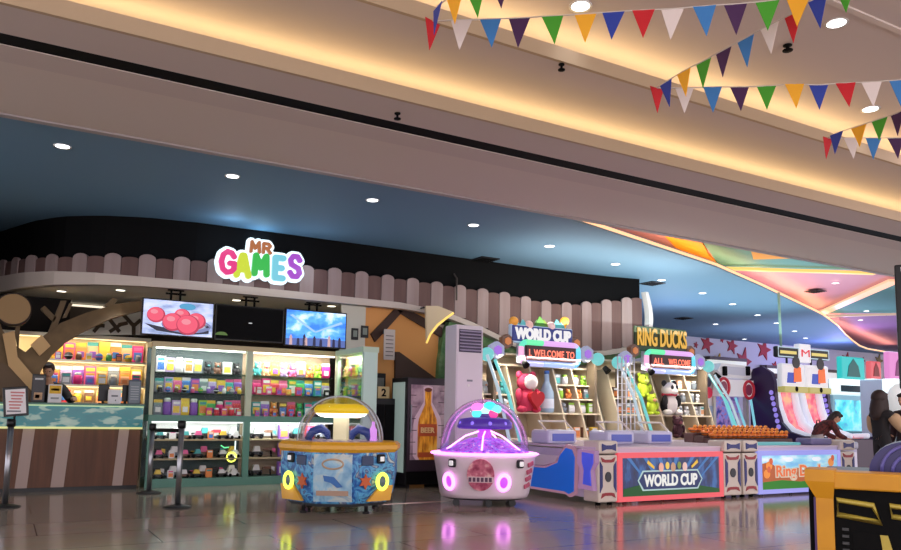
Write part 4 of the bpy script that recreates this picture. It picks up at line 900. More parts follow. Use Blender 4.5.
# ================================================================== PRIZE BOOTHS
U0, V0 = 7.64, 8.83
BS = .925                                                         # the booths measured against the floor they stand on
def bt(x, y, z): return (x * BS, y * BS, 1.2 - (1.2 - z) * BS)
WB = mat((214, 202, 190), .4); NAVY = mat((28, 32, 110), .4); MAROON = mat((150, 30, 40), .4)
SHELFM = mat((222, 206, 176), .5); SHELFD = mat((120, 104, 84), .6)
def q11(x, y, v=11.7): p = atV(x, y, v); return p.x - U0, p.z
def shear(y0, z): return y0 + (z - .8) * .38
def hexa(cx, cz, r, rz=None): return [(cx + r * math.cos(PI / 6 + PI * i / 3), cz + (rz or r) * math.sin(PI / 6 + PI * i / 3)) for i in range(6)]
def pillar(t, x0, x1):
    """white booth corner with navy and red inlays, in booth coordinates"""
    c = (x0 + x1) / 2; w = (x1 - x0) / 2 - .012
    p = MB().bx(x0 + .012, x1 - .012, 0, .34, -.05, .64, .02).bx(x0 + .012, x1 - .012, -.02, .34, .66, .85, .03).build('pillar', WB, t)
    MB().prism([(c - w * .72, .81), (c - w * .3, .785), (c + w * .3, .785), (c + w * .72, .81), (c + w * .72, .70), (c + w * .3, .725), (c - w * .3, .725), (c - w * .72, .70)], -.032, -.02).build('bow_inlay', NAVY, p)
    for s in (-1, 1): MB().prism([(c + s * w * .85, .55), (c + s * w * .58, .48), (c + s * w * .58, .18), (c + s * w * .85, .09)], -.012, .0).build('side_inlay', NAVY, p)
    MB().prism(disc(c, .32, w * .3, .075), -.014, 0).build('dot_inlay', mat((16, 16, 30), .4), p)
    for z, s in ((.575, 1), (.045, -1)):
        MB().prism([(c - w * .75, z + .035 * s), (c - w * .35, z), (c + w * .35, z), (c + w * .75, z + .035 * s), (c + w * .6, z - .035 * s), (c + w * .3, z - .045 * s), (c - w * .3, z - .045 * s), (c - w * .6, z - .035 * s)], -.012, .0).build('red_inlay', MAROON, p)
    for s in (-1, 1): MB().cyl((c + s * w * .6, .1, -.097), (c + s * w * .6, .1, -.04), .04).build('foot', BLACK, t)
def booth(du, label, frame_col, name_fn, led_text, front_fn, tubes, nshade):
    t = thing('prize_booth', label, 'game booth', bt(U0 + du, V0, 0), 0, 'prize booths'); t.scale = (BS, BS, BS)
    pillar(t, 0, .40); pillar(t, 2.69, 3.14)
    # glowing front
    fr = MB(); fr.bx(.40, 2.69, 0, .06, -.06, .016).bx(.40, 2.69, 0, .06, .59, .67).bx(.40, .49, 0, .06, .016, .59).bx(2.60, 2.69, 0, .06, .016, .59)
    fr.build('front_frame', glow(frame_col, .85), t)
    MB().bx(.49, 2.60, .012, .06, .016, .59).build('front_backing', BLACKG, t)
    front_fn(t)
    pn = [c_ for c_ in t.children if c_.name.startswith('front_picture')][0]
    for o_ in [pn] + list(pn.children):
        for v in o_.data.vertices: v.co.z = .016 + (v.co.z - .15) * 1.248; v.co.x = 1.545 + (v.co.x - 1.535) * 1.03
    MB().bx(.40, 2.69, .06, .1, 0.02, .72).bx(.02, .06, .34, 2.4, .0, .7).bx(3.08, 3.12, .34, 2.4, .1, .7).build('carcass', mat((196, 186, 208), .5), t)
    for x in (.7, 1.5, 2.3): MB().cyl((x, .2, -.097), (x, .2, .1), .03).build('foot', BLACK, t)
    MB().bx(.0, 3.14, .05, 2.75, .72, .755).build('counter_top', mat((205, 190, 205), .3), t)
    # leaning prize shelf
    y0, y1 = 2.75, 3.2
    sm = MB()
    cols = [-.08, .58, 1.12, 1.68, 2.14, 2.62]
    for x in cols: sm.bx(x - .018, x + .018, y0, y1, .78, 2.16)
    for x in (cols[0], cols[-1]): pass
    sm.bx(cols[0], cols[-1], y0, y1, 2.14, 2.18).bx(cols[0], cols[-1], y0, y1, .76, .80).bx(cols[0], cols[-1], y0, y1, 1.24, 1.27).bx(cols[0], cols[1], y0, y1, 1.57, 1.60)
    for z in (1.52, 1.80): sm.bx(cols[3], cols[5], y0, y1, z, z + .028)
    sm.bx(cols[0], cols[-1], y0, y1, 2.36, 2.40)
    for v in sm.bm.verts: v.co.y = shear(v.co.y, v.co.z)
    sm.build('prize_shelf', SHELFM, t)
    bk = MB(); bk.bx(cols[0], cols[-1], y1, y1 + .02, .76, 2.4)
    for v in bk.bm.verts: v.co.y = shear(v.co.y, v.co.z)
    bk.build('shelf_back', nshade, t)
    # marquee
    LX0, LZ0 = q11(520, 363); LX1, LZ1 = q11(577, 346); y = 2.87
    mr_ = MB().bx(LX0, LX1, y, y + .16, LZ0, LZ1, .03).build('marquee', mat((190, 200, 215), .4), t)
    MB().bx(LX0 + .10, LX1 - .10, y - .075, y, LZ0 + .06, LZ1 - .06).build('led_panel', mat((30, 4, 8), .4, emit=.2, ecol=(90, 8, 14)), t)
    la, lb = LX0 + .14, LX1 - .14
    for word, k0, k1 in ([(led_text, 0, 1)] if '  ' not in led_text else [(led_text.split('  ')[0], 0, .27), (led_text.split('  ')[1], .40, 1)]):
        put_text('led_print', word, .2, glow((255, 120, 95), 1.6), t, (la + (lb - la) * (k0 + k1) / 2, y - .079, (LZ0 + LZ1) / 2), .003, .004, (lb - la) * (k1 - k0), (LZ1 - LZ0) * .34, space=1.1)
    def rr(a0, a1, n=6):
        """part of the rounded marquee outline, corners by number"""
        P = []; r = .12
        cs = [(LX1 - r, LZ1 - r, 0), (LX0 + r, LZ1 - r, 90), (LX0 + r, LZ0 + r, 180), (LX1 - r, LZ0 + r, 270)]
        for cx, cz, a in cs:
            for k in range(n + 1):
                an = math.radians(a + 90 * k / n); P.append((cx + r * math.cos(an), y - .02, cz + r * math.sin(an)))
        N = len(P); i0 = int(a0 * N); i1 = int(a1 * N) + 1
        out = []
        for i in range(i0, i1 + 1):
            a = P[i % N]; b2 = P[(i + 1) % N]; out.append(a)
        return out
    P = rr(0, .999); P = P[:28]
    seg = [((120, 225, 240), 0, 7), ((225, 170, 235), 6, 9), ((110, 235, 170), 8, 14), ((245, 175, 215), 13, 21), ((170, 190, 255), 20, 24), ((120, 215, 245), 23, 28)]
    P2 = []
    # denser straight runs so that the colours change along them
    for i in range(28):
        a = Vector(P[i]); c = Vector(P[(i + 1) % 28]); k = 6 if (c - a).length > .3 else 1
        for j in range(k): P2.append(a.lerp(c, j / k))
    N2 = len(P2); hues = [(120, 225, 240), (215, 190, 245), (225, 170, 235), (110, 235, 170), (100, 225, 190), (245, 175, 215), (240, 190, 235), (190, 190, 255), (165, 190, 255), (120, 200, 250), (110, 215, 250)]
    for k, hcol in enumerate(hues):
        i0 = k * N2 // len(hues); i1 = (k + 1) * N2 // len(hues)
        MB().tube([P2[i % N2] for i in range(i0, i1 + 1)], .052, 8).build('marquee_light', glow(hcol, 1.15), t)
    name_fn(t, y)
    for (hx, hy), col, inner, r in (((508, 341), (120, 80, 62), (205, 120, 60), .135), ((577, 343), (120, 80, 62), (205, 120, 60), .135), ((498, 350), (195, 200, 240), (170, 110, 230), .165), ((588, 354), (195, 200, 240), (170, 110, 230), .165)):
        cx, cz = q11(hx, hy)
        g = MB().prism(hexa(cx, cz, r), y + .02, y + .14).build('hexagon', glow(col, .55), t)
        MB().prism(hexa(cx, cz, r * .55), y - .0, y + .02).build('hexagon_centre', glow(inner, .9), g)
    for hx, hy in ((489, 354), (600, 359)):
        cx, cz = q11(hx, hy); MB().ball((cx, y + .08, cz), .13).build('side_lamp', glow((130, 225, 225), .8), t)
        MB().cyl((cx + .08, y - .02, cz - .16), (cx + .12, y - .1, cz - .26), .05, .07).build('spot_lamp', BLACK, t)
    cx, cz = q11(522, 362); MB().cyl((cx, y - .05, cz), (cx, y - .13, cz - .08), .05, .07).build('spot_lamp', BLACK, t)
    for x in (.1, 2.5): MB().bx(x, x + .06, y + .1, y + .34, 1.0, 2.5).build('marquee_post', SHELFD, t)
    for (xa, ya, za), (xb, yb, zb), col in tubes:
        MB().tube([(xa, ya, za), ((xa + xb) / 2 - .02, (ya + yb) / 2 - .06, (za + zb) / 2 + .1), (xb, yb, zb)], .03).build('arc_tube', glow(col, .75), t)
    strip('booth_light', bt(U0 + du + .2, V0 + 2.8, 2.30), bt(U0 + du + 2.4, V0 + 2.8, 2.30), .06, 60, (1, .93, .82), (0, .3, -1))
    return t
def board_poly(t, name, pts, y, mt, th=.004): return MB().prism(pts, y - th, y).build(name, mt, t)
PITCH_ART = noise_mat('night_stadium', [(.3, (6, 14, 50)), (.5, (14, 40, 95)), (.65, (40, 90, 150))], 3, 3, .3, emit=.45, stretch=(2.5, 1, 1))
def front_cup(t):
    pn = MB().bx(.52, 2.55, .004, .012, .15, .61).build('front_picture', PITCH_ART, t)
    board_poly(pn, 'pitch_print', [(.52, .15), (2.55, .15), (2.55, .2), (1.9, .27), (.9, .29), (.52, .24)], .003, mat((20, 80, 30), .5, emit=.35))
    for k, (xa, xb) in enumerate(((.62, .80), (.95, 1.12), (1.25, 1.36), (1.6, 1.5), (1.95, 1.75), (2.3, 2.05), (2.5, 2.3))):
        board_poly(pn, 'light_ray', [(xa - .03, .61), (xa + .05, .61), (1.54 + (xb - 1.54) * .8, .36), (1.54 + (xb - 1.54) * .8 - .03, .36)], .0035, mat((70, 120, 180), .5, emit=.3))
    hx = [(.80, .335), (.90, .455), (2.06, .455), (2.16, .335), (2.06, .21), (.90, .21)]
    board_poly(pn, 'badge', hx, -.002, glow((190, 220, 220), .8))
    cx, cz = 1.48, .333
    board_poly(pn, 'badge', [(cx + (x - cx) * .965, cz + (z - cz) * .86) for x, z in hx], -.006, mat((14, 34, 84), .4, emit=.5))
    put_text('print', 'WORLD CUP', .2, glow((238, 236, 232), .95), pn, (cx, -.012, cz), .003, .008, 1.12, .15)
    for x, c in ((1.06, (220, 180, 60)), (2.0, (220, 180, 60))): board_poly(pn, 'trumpet_print', [(x - .07, .54), (x + .07, .47), (x + .08, .50), (x - .05, .58)] if x < 1.5 else [(x + .07, .54), (x - .07, .47), (x - .08, .50), (x + .05, .58)], -.004, mat(c, .4, emit=.4))
    for x, c, r in ((1.28, (225, 170, 150), .05), (1.78, (225, 190, 180), .05), (1.41, (230, 200, 90), .04), (1.53, (190, 150, 120), .05), (1.66, (120, 140, 60), .04)):
        board_poly(pn, 'figure_print', disc(x, .49 + .02 * (r == .04), r, r * 1.15), -.003, mat(c, .4, emit=.35))
HILLS = noise_mat('cartoon_sky', [(.3, (80, 150, 200)), (.55, (140, 200, 225)), (.7, (215, 230, 235))], 2, 3, .3, emit=.5, stretch=(1, 1, 2.5))
def front_duck(t):
    pn = MB().bx(.52, 2.55, .004, .012, .15, .61).build('front_picture', HILLS, t)
    board_poly(pn, 'hill_print', [(.52, .15), (2.55, .15), (2.55, .30), (2.2, .40), (1.8, .36), (1.4, .44), (1.0, .40), (.7, .52), (.52, .50)], .002, mat((170, 90, 50), .5, emit=.4))
    board_poly(pn, 'grass_print', [(.52, .15), (2.55, .15), (2.55, .25), (2.0, .27), (1.5, .24), (1.0, .27), (.52, .25)], -.002, mat((40, 120, 30), .5, emit=.4))
    put_text('print', 'Ring Ducks', .22, glow((245, 225, 200), .7), pn, (1.55, -.004, .37), .003, .022, 1.42, .23)
    put_text('print', 'Ring Ducks', .22, glow((235, 105, 40), .95), pn, (1.55, -.010, .37), .003, .004, 1.38, .2)
    for x, z in ((.68, .47), (.62, .36), (2.35, .5)):
        board_poly(pn, 'duck_print', disc(x, z, .08, .06), -.006, mat((225, 140, 60), .4, emit=.4)); board_poly(pn, 'duck_print', disc(x + .05, z + .06, .045), -.008, mat((200, 90, 50), .4, emit=.4))
    for x in (1.2, 1.95): board_poly(pn, 'cloud_print', disc(x, .55, .12, .03), .002, mat((225, 235, 240), .4, emit=.45))
def name_cup(t, y):
    x0, z0 = q11(512, 342); x1, z1 = q11(572, 331); z0 += .03; z1 += .02
    MB().bx(x0, x1, y + .0, y + .1, z0, z1, .02).build('name_board', mat((30, 45, 120), .4, emit=.3), t)
    MB().bx(x0 - .02, x1 + .02, y + .02, y + .12, z0 - .03, z1 + .02, .02).build('name_board_rim', mat((180, 200, 225), .4, emit=.2), t)
    put_text('name_print', 'WORLD CUP', .2, glow((240, 236, 238), 1.0), t, ((x0 + x1) / 2, y - .012, (z0 + z1) / 2), .01, .012, (x1 - x0) * .93, (z1 - z0) * .78)
    for px, py, kind, col in ((515, 322, 'b', (235, 160, 60)), (518, 326, 'c', (70, 160, 170)), (524, 325, 'c', (90, 175, 180)), (530, 326, 'b', (235, 190, 180)), (538, 325, 'c', (60, 90, 50)), (541, 322, 'c', (70, 130, 50)), (545, 325, 'c', (90, 120, 40)), (552, 327, 'b', (235, 200, 195)), (558, 325, 'c', (80, 170, 175)), (563, 327, 'c', (70, 150, 160)), (566, 322, 'b', (235, 170, 60))):
        x, z = q11(px, py); z0_ = z1 + .01; z += .02
        if kind == 'b': MB().ball((x, y + .06, z), .09).cyl((x, y + .06, z0_), (x, y + .06, z), .03).build('top_figure', mat(col, .5, emit=.25), t)
        else: MB().loft([[(x - .12, y + .03, z0_), (x + .12, y + .03, z0_), (x + .12, y + .09, z0_), (x - .12, y + .09, z0_)], [(x - .07, y + .04, z), (x + .08, y + .04, z), (x + .06, y + .08, z), (x - .05, y + .08, z)], [(x - .01, y + .05, z + .09), (x + .01, y + .05, z + .09), (x + .01, y + .07, z + .09), (x - .01, y + .07, z + .09)]], True, False).build('top_leaf', mat(col, .5, emit=.25), t)
def name_duck(t, y):
    x0, z0 = q11(508, 338); x1, z1 = q11(573, 323); z0 += .05; z1 += .05
    MB().bx(x0 + .02, x1 - .02, y + .04, y + .1, z0 - .1, z1 + .03, .02).build('name_board', mat((40, 62, 40), .5), t)
    put_text('name_print', 'RING DUCKS', .2, glow((250, 190, 70), .85), t, ((x0 + x1) / 2, y - .0, (z0 + z1) / 2), .008, .004, (x1 - x0) * .93, (z1 - z0) * .95)
WT = (205, 225, 240); CT = (130, 235, 235)
tub = [((-.14, 2.82, 2.28), (-.06, 2.2, .76), WT), ((.02, 2.8, 2.2), (.12, 2.14, .76), CT), ((2.42, 2.8, 2.16), (2.56, 2.1, .76), CT), ((2.62, 2.82, 2.16), (2.78, 2.2, .76), WT)]
cup = booth(0, 'prize booth with a red glowing WORLD CUP front panel', (255, 90, 100), name_cup, 'L WELCOME TO', front_cup, tub[:2], mat((186, 168, 140), .6))
duck = booth(3.16, 'prize booth with the RING DUCKS name board and lilac glowing front', (165, 165, 250), name_duck, 'ALL  WELCOME', front_duck, tub, mat((176, 160, 132), .6))
# side of the first booth
def upoly(px, u): return [(atU(x, y, u).y, atU(x, y, u).z) for x, y in px]
def side(mb, pts, u0, u1): return mb.solid([Vector((u0, a, c)) for a, c in pts], (u1 - u0, 0, 0))
sp = [(512, 485), (566, 494), (570, 497), (575, 494), (576, 455), (573, 446), (567, 444), (561, 452), (558, 461), (545, 467), (512, 464)]
o_ = side(MB(), upoly(sp, 7.03), 7.01, 7.067).build('side_panel', glow((240, 170, 200), .35), cup, True)
c_ = Vector((545, 474)); sp2 = [(c_.x + (x - c_.x) * .94, c_.y + (y - c_.y) * .87) for x, y in sp]
side(MB(), upoly(sp2, 7.005), 6.995, 7.01).build('side_inlay', mat((25, 105, 215), .4, emit=.25), cup, True)
side(MB(), upoly([(579, 449), (596, 451), (596, 463), (592, 470), (594, 491), (579, 488), (581, 470), (578, 462)], 7.03), 7.0, 7.075).build('pillar_side', glow((225, 165, 225), .4), cup, True)
side(MB(), upoly([(582, 452), (593, 454), (593, 463), (590, 471), (591, 486), (583, 484), (584, 470), (582, 462)], 7.0), 6.985, 7.0).build('pillar_inlay', mat((70, 90, 225), .4, emit=.3), cup, True)
side(MB(), upoly([(515, 452), (560, 456), (556, 462), (545, 465), (512, 461)], 7.07), 7.03, 7.3).build('side_shelf', mat((230, 222, 228), .35), cup, True)
for i, (xx, yy) in enumerate(((.35, 1.25), (1.3, .9), (2.2, .9))):
    MB().bx(xx - .3, xx + .3, yy, yy + .5, .755, .98, .05).build('ball_ramp', mat((200, 198, 225), .3), cup)
    MB().bx(xx - .22, xx + .22, yy - .01, yy + .02, .80, .92).build('ramp_window', mat((60, 70, 150), .3, emit=.2, ecol=(100, 110, 220)), cup)
    MB().tube([(xx - .28, yy + .1, .98), (xx - .28, yy + .3, 1.12), (xx + .28, yy + .3, 1.12), (xx + .28, yy + .1, .98)], .018).build('guard_rail', mat((225, 215, 210), .3), cup)
MB().bx(.55, 1.9, .25, .6, .755, .80, .01).build('glow_tray', glow((130, 225, 235), .5), duck)
MB().bx(2.0, 2.62, .1, .45, .755, .88, .04).build('control_box', mat((110, 105, 150), .4), duck)
# wire lattice between the booths
t = thing('wire_lattice', 'white wire lattice standing between the two prize booths', 'lattice', (10.45 * BS, 11.35 * BS, 0))
for k in range(5): MB().cyl((-.1 + k * .1, 0, 0), (-.1 + k * .1, 0, 2.3), .012, n=6).build('upright', mat((215, 215, 225), .3), t)
l_ = MB()
for k in range(12): l_.cyl((-.1, 0, .85 + k * .12), (.3, 0, .85 + k * .12), .006, n=6)
l_.build('cross_wires', mat((215, 215, 225), .3), t)

# prizes
def prize(kind, cols, du, x, z, h, label, group, y=2.9, hz=None, rz=0): return goods(kind, cols, bt(U0 + du + x, V0 + shear(y, z), z), h * BS, rz, label, group, hz)
PG = 'prizes on the left booth shelf'; DG = 'prizes on the right booth shelf'
def big_plush(name, label, loc, s, body, muzzle, parts=()):
    t = thing(name, label, 'plush toy', loc); t.scale = (BS, BS, BS)
    MB().ball((0, 0, .28 * s), (.24 * s, .2 * s, .28 * s)).ball((-.2 * s, -.12 * s, .07 * s), (.1 * s, .16 * s, .08 * s)).ball((.2 * s, -.12 * s, .07 * s), (.1 * s, .16 * s, .08 * s)).build('body', body, t)
    MB().ball((0, -.02 * s, .68 * s), (.24 * s, .21 * s, .21 * s)).build('head', body, t)
    for e in (-1, 1):
        MB().ball((e * .19 * s, 0, .85 * s), (.09 * s, .05 * s, .09 * s)).build('ear', dict(parts).get('ear', body), t)
        MB().ball((e * .25 * s, -.08 * s, .38 * s), (.08 * s, .09 * s, .16 * s)).build('arm', dict(parts).get('arm', body), t)
        MB().ball((e * .08 * s, -.2 * s, .74 * s), (.025 * s, .02 * s, .03 * s)).build('eye', BLACKG, t)
    MB().ball((0, -.18 * s, .63 * s), (.11 * s, .08 * s, .08 * s)).build('muzzle', muzzle, t)
    return t
RB = mat((215, 60, 95), .8); WF = mat((232, 225, 220), .8)
loc = bt(U0 + .85, V0 + shear(2.82, 1.27), 1.27)
t = big_plush('plush_bear', 'large pink and white plush bear hugging a red heart on the left booth shelf', loc, .82, RB, WF)
MB().ball((0, -.16, .56), (.15, .07, .14)).build('face', WF, t)
hp = [(.16 * math.sin(a) ** 3, .012 * (13 * math.cos(a) - 5 * math.cos(2 * a) - 2 * math.cos(3 * a) - math.cos(4 * a))) for a in (2 * PI * i / 28 for i in range(28))]
MB().prism([(x + .06, z + .24) for x, z in hp], -.30, -.19).build('heart', mat((190, 20, 35), .6), t)
t = thing('water_bottle', 'large pale blue bottle with a narrow neck in the middle of the left booth shelf', 'bottle', bt(U0 + 1.36, V0 + shear(2.85, 1.27), 1.27)); t.scale = (BS, BS, BS)
MB().lathe([(.12, 0), (.14, .03), (.14, .38), (.05, .6), (.045, .74)], n=20).build('bottle', mat((170, 200, 220), .2), t); MB().lathe([(.05, .74), (.05, .80)], n=16).build('cap', mat((70, 120, 190), .4), t); MB().lathe([(.144, .08), (.144, .26)], n=20, caps=False).build('wrap', mat((225, 235, 245), .4), t)
for j, (z, hh) in enumerate(((1.60, .36), (1.27, .28))):
    for i in range(3): prize(['plush', 'box', 'plush'][(i + j) % 3], [('white', 'peach', 'orange'), ('peach', 'white', 'grey'), ('teal', 'white', 'yellow')][(i + j) % 3], 0, .06 + i * .2, z, .24, '%s prize in the left column of the left booth, %s row, %s' % (['soft', 'boxed', 'soft'][(i + j) % 3], ['upper', 'lower'][j], ORD[i]), PG)
for j, z in enumerate((1.83, 1.55, 1.27)):
    for c in range(2):
        for i in range(2): prize(['box', 'jar', 'plush', 'pouch'][(j + c + i) % 4], [('grey', 'white', 'teal'), ('white', 'lime', 'white'), ('lime', 'white', 'white'), ('orange', 'yellow', 'white')][(2 * j + c + i) % 4], 0, 1.80 + c * .47 + i * .2, z, .2, 'small %s %s in the right columns of the left booth, %s row, %s' % (['grey', 'white', 'lime', 'orange'][(2 * j + c + i) % 4], GNAME[['box', 'jar', 'plush', 'pouch'][(j + c + i) % 4]][1], ['top', 'middle', 'bottom'][j], ORD[c * 2 + i]), PG)
for i in range(4): prize('box', (['yellow', 'peach', 'brown', 'yellow'][i], 'white', 'orange'), 0, 1.75 + i * .22, .80, .2, '%s carton low on the left booth shelf, %s from the left' % (['yellow', 'peach', 'brown', 'yellow'][i], ORD[i]), PG)
LG = mat((190, 215, 50), .8)
big_plush('plush_toy', 'bright yellow green plush sitting on top of another in the right booth', bt(U0 + 3.16 + .83, V0 + shear(2.85, 1.62), 1.62), .56, LG, mat((220, 230, 120), .8))
big_plush('plush_toy', 'bright yellow green plush at the bottom, below its twin in the right booth', bt(U0 + 3.16 + .86, V0 + shear(2.78, 1.27), 1.27), .48, LG, mat((225, 150, 120), .8))
BKF = mat((22, 20, 24), .8)
t = big_plush('plush_panda', 'black and white plush panda in a red scarf on the right booth shelf', bt(U0 + 3.16 + 1.42, V0 + shear(2.82, 1.27), 1.27), .78, WF, WF, (('ear', BKF), ('arm', BKF)))
MB().ball((0, .02, .2), (.2, .165, .2)).build('dark_body', BKF, t); MB().lathe([(.15, .40), (.17, .43), (.15, .46)], n=16).build('scarf', mat((170, 40, 60), .8), t)
for s in (-1, 1): MB().ball((s * .065, -.155, .58), (.04, .02, .05)).build('eye_patch', BKF, t)
big_plush('plush_toy', 'dark maroon plush slumped below the panda in the right booth', bt(U0 + 3.16 + 1.44, V0 + shear(2.8, .80), .80), .5, mat((60, 20, 34), .8), mat((110, 50, 60), .8))
for j, z in enumerate((1.83, 1.55, 1.27)):
    for c in range(2):
        for i in range(2): prize(['box', 'box', 'jar', 'plush'][(j + c + i) % 4], [('white', 'teal', 'peach'), ('peach', 'white', 'white'), ('grey', 'white', 'white'), ('white', 'grey', 'white')][(j + c + i) % 4], 3.16, 1.80 + c * .47 + i * .2, z, .2, 'small %s %s in the right columns of the right booth, %s row, %s' % (['white', 'peach', 'grey', 'white'][(j + c + i) % 4], GNAME[['box', 'box', 'jar', 'plush'][(j + c + i) % 4]][1], ['top', 'middle', 'bottom'][j], ORD[c * 2 + i]), DG)
for j, z in enumerate((1.60, 1.27)):
    for i in range(3): prize('box', (['brown', 'teal', 'grey'][i], 'white', 'orange'), 3.16, .08 + i * .19, z, .22, '%s carton in the left column of the right booth, %s row' % (['brown', 'teal', 'grey'][i], ['upper', 'lower'][j]), DG)
# rows of little orange ducks waiting on the right booth counter
def make_duck():
    t = thing('toy_duck', 'orange toy duck', 'toy duck', (0, 0, 0))
    MB().ball((0, 0, .05), (.055, .075, .05), 10).ball((0, .07, .07), (.03, .03, .025), 8).build('body', mat((235, 125, 45), .4), t)
    MB().ball((0, -.045, .11), .038, 10).build('head', mat((240, 150, 60), .4), t); MB().cyl((0, -.08, .105), (0, -.105, .10), .016, .006, n=8).build('beak', mat((150, 40, 25), .4), t)
    MB().lathe([(.057, .035), (.057, .05)], n=12, sy=1.3, caps=False).build('band', mat((60, 25, 18), .5), t)
    return t
for r_ in range(3): MB().bx(.5, 2.75, 1.04 + r_ * .24, 1.27 + r_ * .24, .755, .84 + .045 * r_, .01).build('duck_step', mat((90, 60, 60), .5), duck)
dk = make_duck(); first = True
for r_ in range(3):
    for i in range(16):
        loc = bt(U0 + 3.16 + .62 + i * .135 + .05 * (r_ % 2), V0 + 1.15 + r_ * .24, .84 + .045 * r_)
        lb = 'orange toy duck in the %s row on the right booth counter, %s from the left' % (['front', 'middle', 'back'][r_], ORD[i])
        if first: dk.location = loc; dk['label'] = lb; dk['group'] = 'toy ducks'; first = False
        else: dup(dk, loc, rnd.uniform(-.3, .3), lb)

# ================================================================== ARCADE BEYOND THE BOOTHS
# ---- white target machine with red rings
V_ = 12.2
def vx(x, y, v=V_): p = atV(x, y, v); return p.x, p.z
a = vx(718, 440); b_ = vx(752, 440)
t = thing('target_machine', 'white arcade target machine with two red rings and cyan rails beside the booths', 'arcade machine', ((a[0] + b_[0]) / 2, V_, 0)); ux = t.location.x
W = b_[0] - a[0]
MB().bx(-W / 2, W / 2, -.2, .5, 0, .85, .02).build('base', mat((150, 140, 170), .4), t)
MB().bx(-W / 2 + .03, W / 2 - .03, .35, .55, .85, 2.1).build('back_panel', noise_mat('neon_panel', [(.35, (50, 60, 140)), (.5, (170, 130, 190)), (.62, (90, 140, 220)), (.75, (220, 90, 120))], 7, 3, .4, emit=.35), t)
def loc_(px, v=V_): return [(p[0] - ux, p[1]) for p in (vx(x, y, v) for x, y in px)]
MB().prism(loc_([(717, 379), (754, 381), (756, 397), (716, 396)]), -.06, .35).build('target_board', mat((235, 232, 236), .4, emit=.15), t)
for px in ((721, 387), (746, 390)):
    x, z = vx(*px); r_ = MB().ring((x - ux, -.07, z), .17, .035, rz=.2).build('target_ring', mat((185, 35, 55), .4, emit=.2), t)
    MB().prism(disc(x - ux, z, .11, .13), -.075, -.06).build('target_centre', mat((150, 60, 90), .4), r_)
MB().prism(loc_([(721, 363), (748, 366), (754, 373), (750, 379), (722, 377), (717, 370)]), 0, .2).build('head_board', mat((230, 228, 232), .4, emit=.1), t)
MB().prism(loc_([(724, 366), (746, 368), (746, 376), (724, 374)]), -.015, 0).build('head_screen', mat((190, 190, 205), .4, emit=.2), t)
for x_ in (723, 746): x, z = vx(x_, 371); MB().box((x - ux, -.04, z), (.1, .08, .22), .02).build('bracket', BLACK, t)
x, z = vx(718, 371); MB().bx(-W / 2 - .02, -W / 2 + .06, .1, .2, .85, z).build('post', WB, t); MB().bx(W / 2 - .06, W / 2 + .02, .1, .2, .85, z).build('post', WB, t)
for (xa, ya), (xb, yb) in (((724, 400), (735, 432)), ((735, 398), (748, 436)), ((750, 398), (756, 436))):
    p = vx(xa, ya); q = vx(xb, yb, 11.6); MB().tube([(p[0] - ux, .0, p[1]), (q[0] - ux, -.6, max(q[1], .78))], .028).build('cyan_rail', glow((140, 220, 240), .8), t)
MB().bx(-W / 2, W / 2, -.75, -.2, .0, .80, .02).build('front_tray', mat((170, 150, 190), .4), t)
x, z = vx(707, 385, 12.35)
t = thing('hoop_panel', 'narrow white arcade panel with a red knob left of the target machine', 'arcade machine', (x, 12.35, 0))
MB().bx(-.2, .2, 0, .3, 0, 2.25, .04).build('panel', mat((228, 222, 226), .4), t); MB().prism(disc(0, 1.8, .13), -.03, 0).build('red_disc', mat((200, 40, 70), .4, emit=.3), t); MB().bx(-.2, .2, -.02, 0, .9, 1.5).build('print', mat((160, 180, 210), .4), t)
MB().prism(disc(0, 2.05, .1, .12), -.03, 0).build('dark_disc', mat((70, 70, 90), .4), t)

# ---- twin lane machine
LV = 11.5
a = vx(780, 440, LV); b_ = vx(832, 440, LV)
t = thing('lane_machine', 'twin lane arcade machine with curved pink lanes and a dark purple side', 'arcade machine', (a[0], LV, 0)); W = b_[0] - a[0]
prof = [(-1.1, 0), (-1.1, .80), (-.6, .78), (-.2, .86), (.05, 1.05), (.18, 1.4), (.24, 1.75), (.25, 2.2), (.4, 2.3), (.6, 2.3), (.75, 2.1), (.75, 0)]
PUR = mat((48, 22, 72), .35)
for x in (-.06, W - .04): 
    sd = MB().solid([(x, y, z) for y, z in [(-1.15, 0), (-1.15, .86), (-.6, .86), (-.28, .95), (-.08, 1.15), (.04, 1.5), (.08, 2.1), (.16, 2.3), (.4, 2.45), (.65, 2.4), (.75, 2.2), (.75, 0)]], (.1, 0, 0)).build('side_panel', PUR, t)
    for k in range(7): MB().cyl((x - .012, .16 - .07 * (6 - k) * .4, 1.05 + .13 * k), (x, .16 - .07 * (6 - k) * .4, 1.05 + .13 * k), .055, n=14).build('side_lamp', mat((110, 90, 190), .3, emit=.6, ecol=(170, 150, 240)), sd)
MB().solid([(.04, y, z) for y, z in prof], (W - .08, 0, 0)).build('body', mat((60, 28, 60), .4), t)
PINKL = noise_mat('pink_lane', [(.35, (215, 90, 120)), (.5, (235, 140, 150)), (.65, (240, 180, 140))], 5, 2, .35, emit=.45)
lane_c = [(-1.0, .83), (-.6, .81), (-.22, .89), (.02, 1.07), (.14, 1.4), (.2, 1.75), (.21, 2.1)]
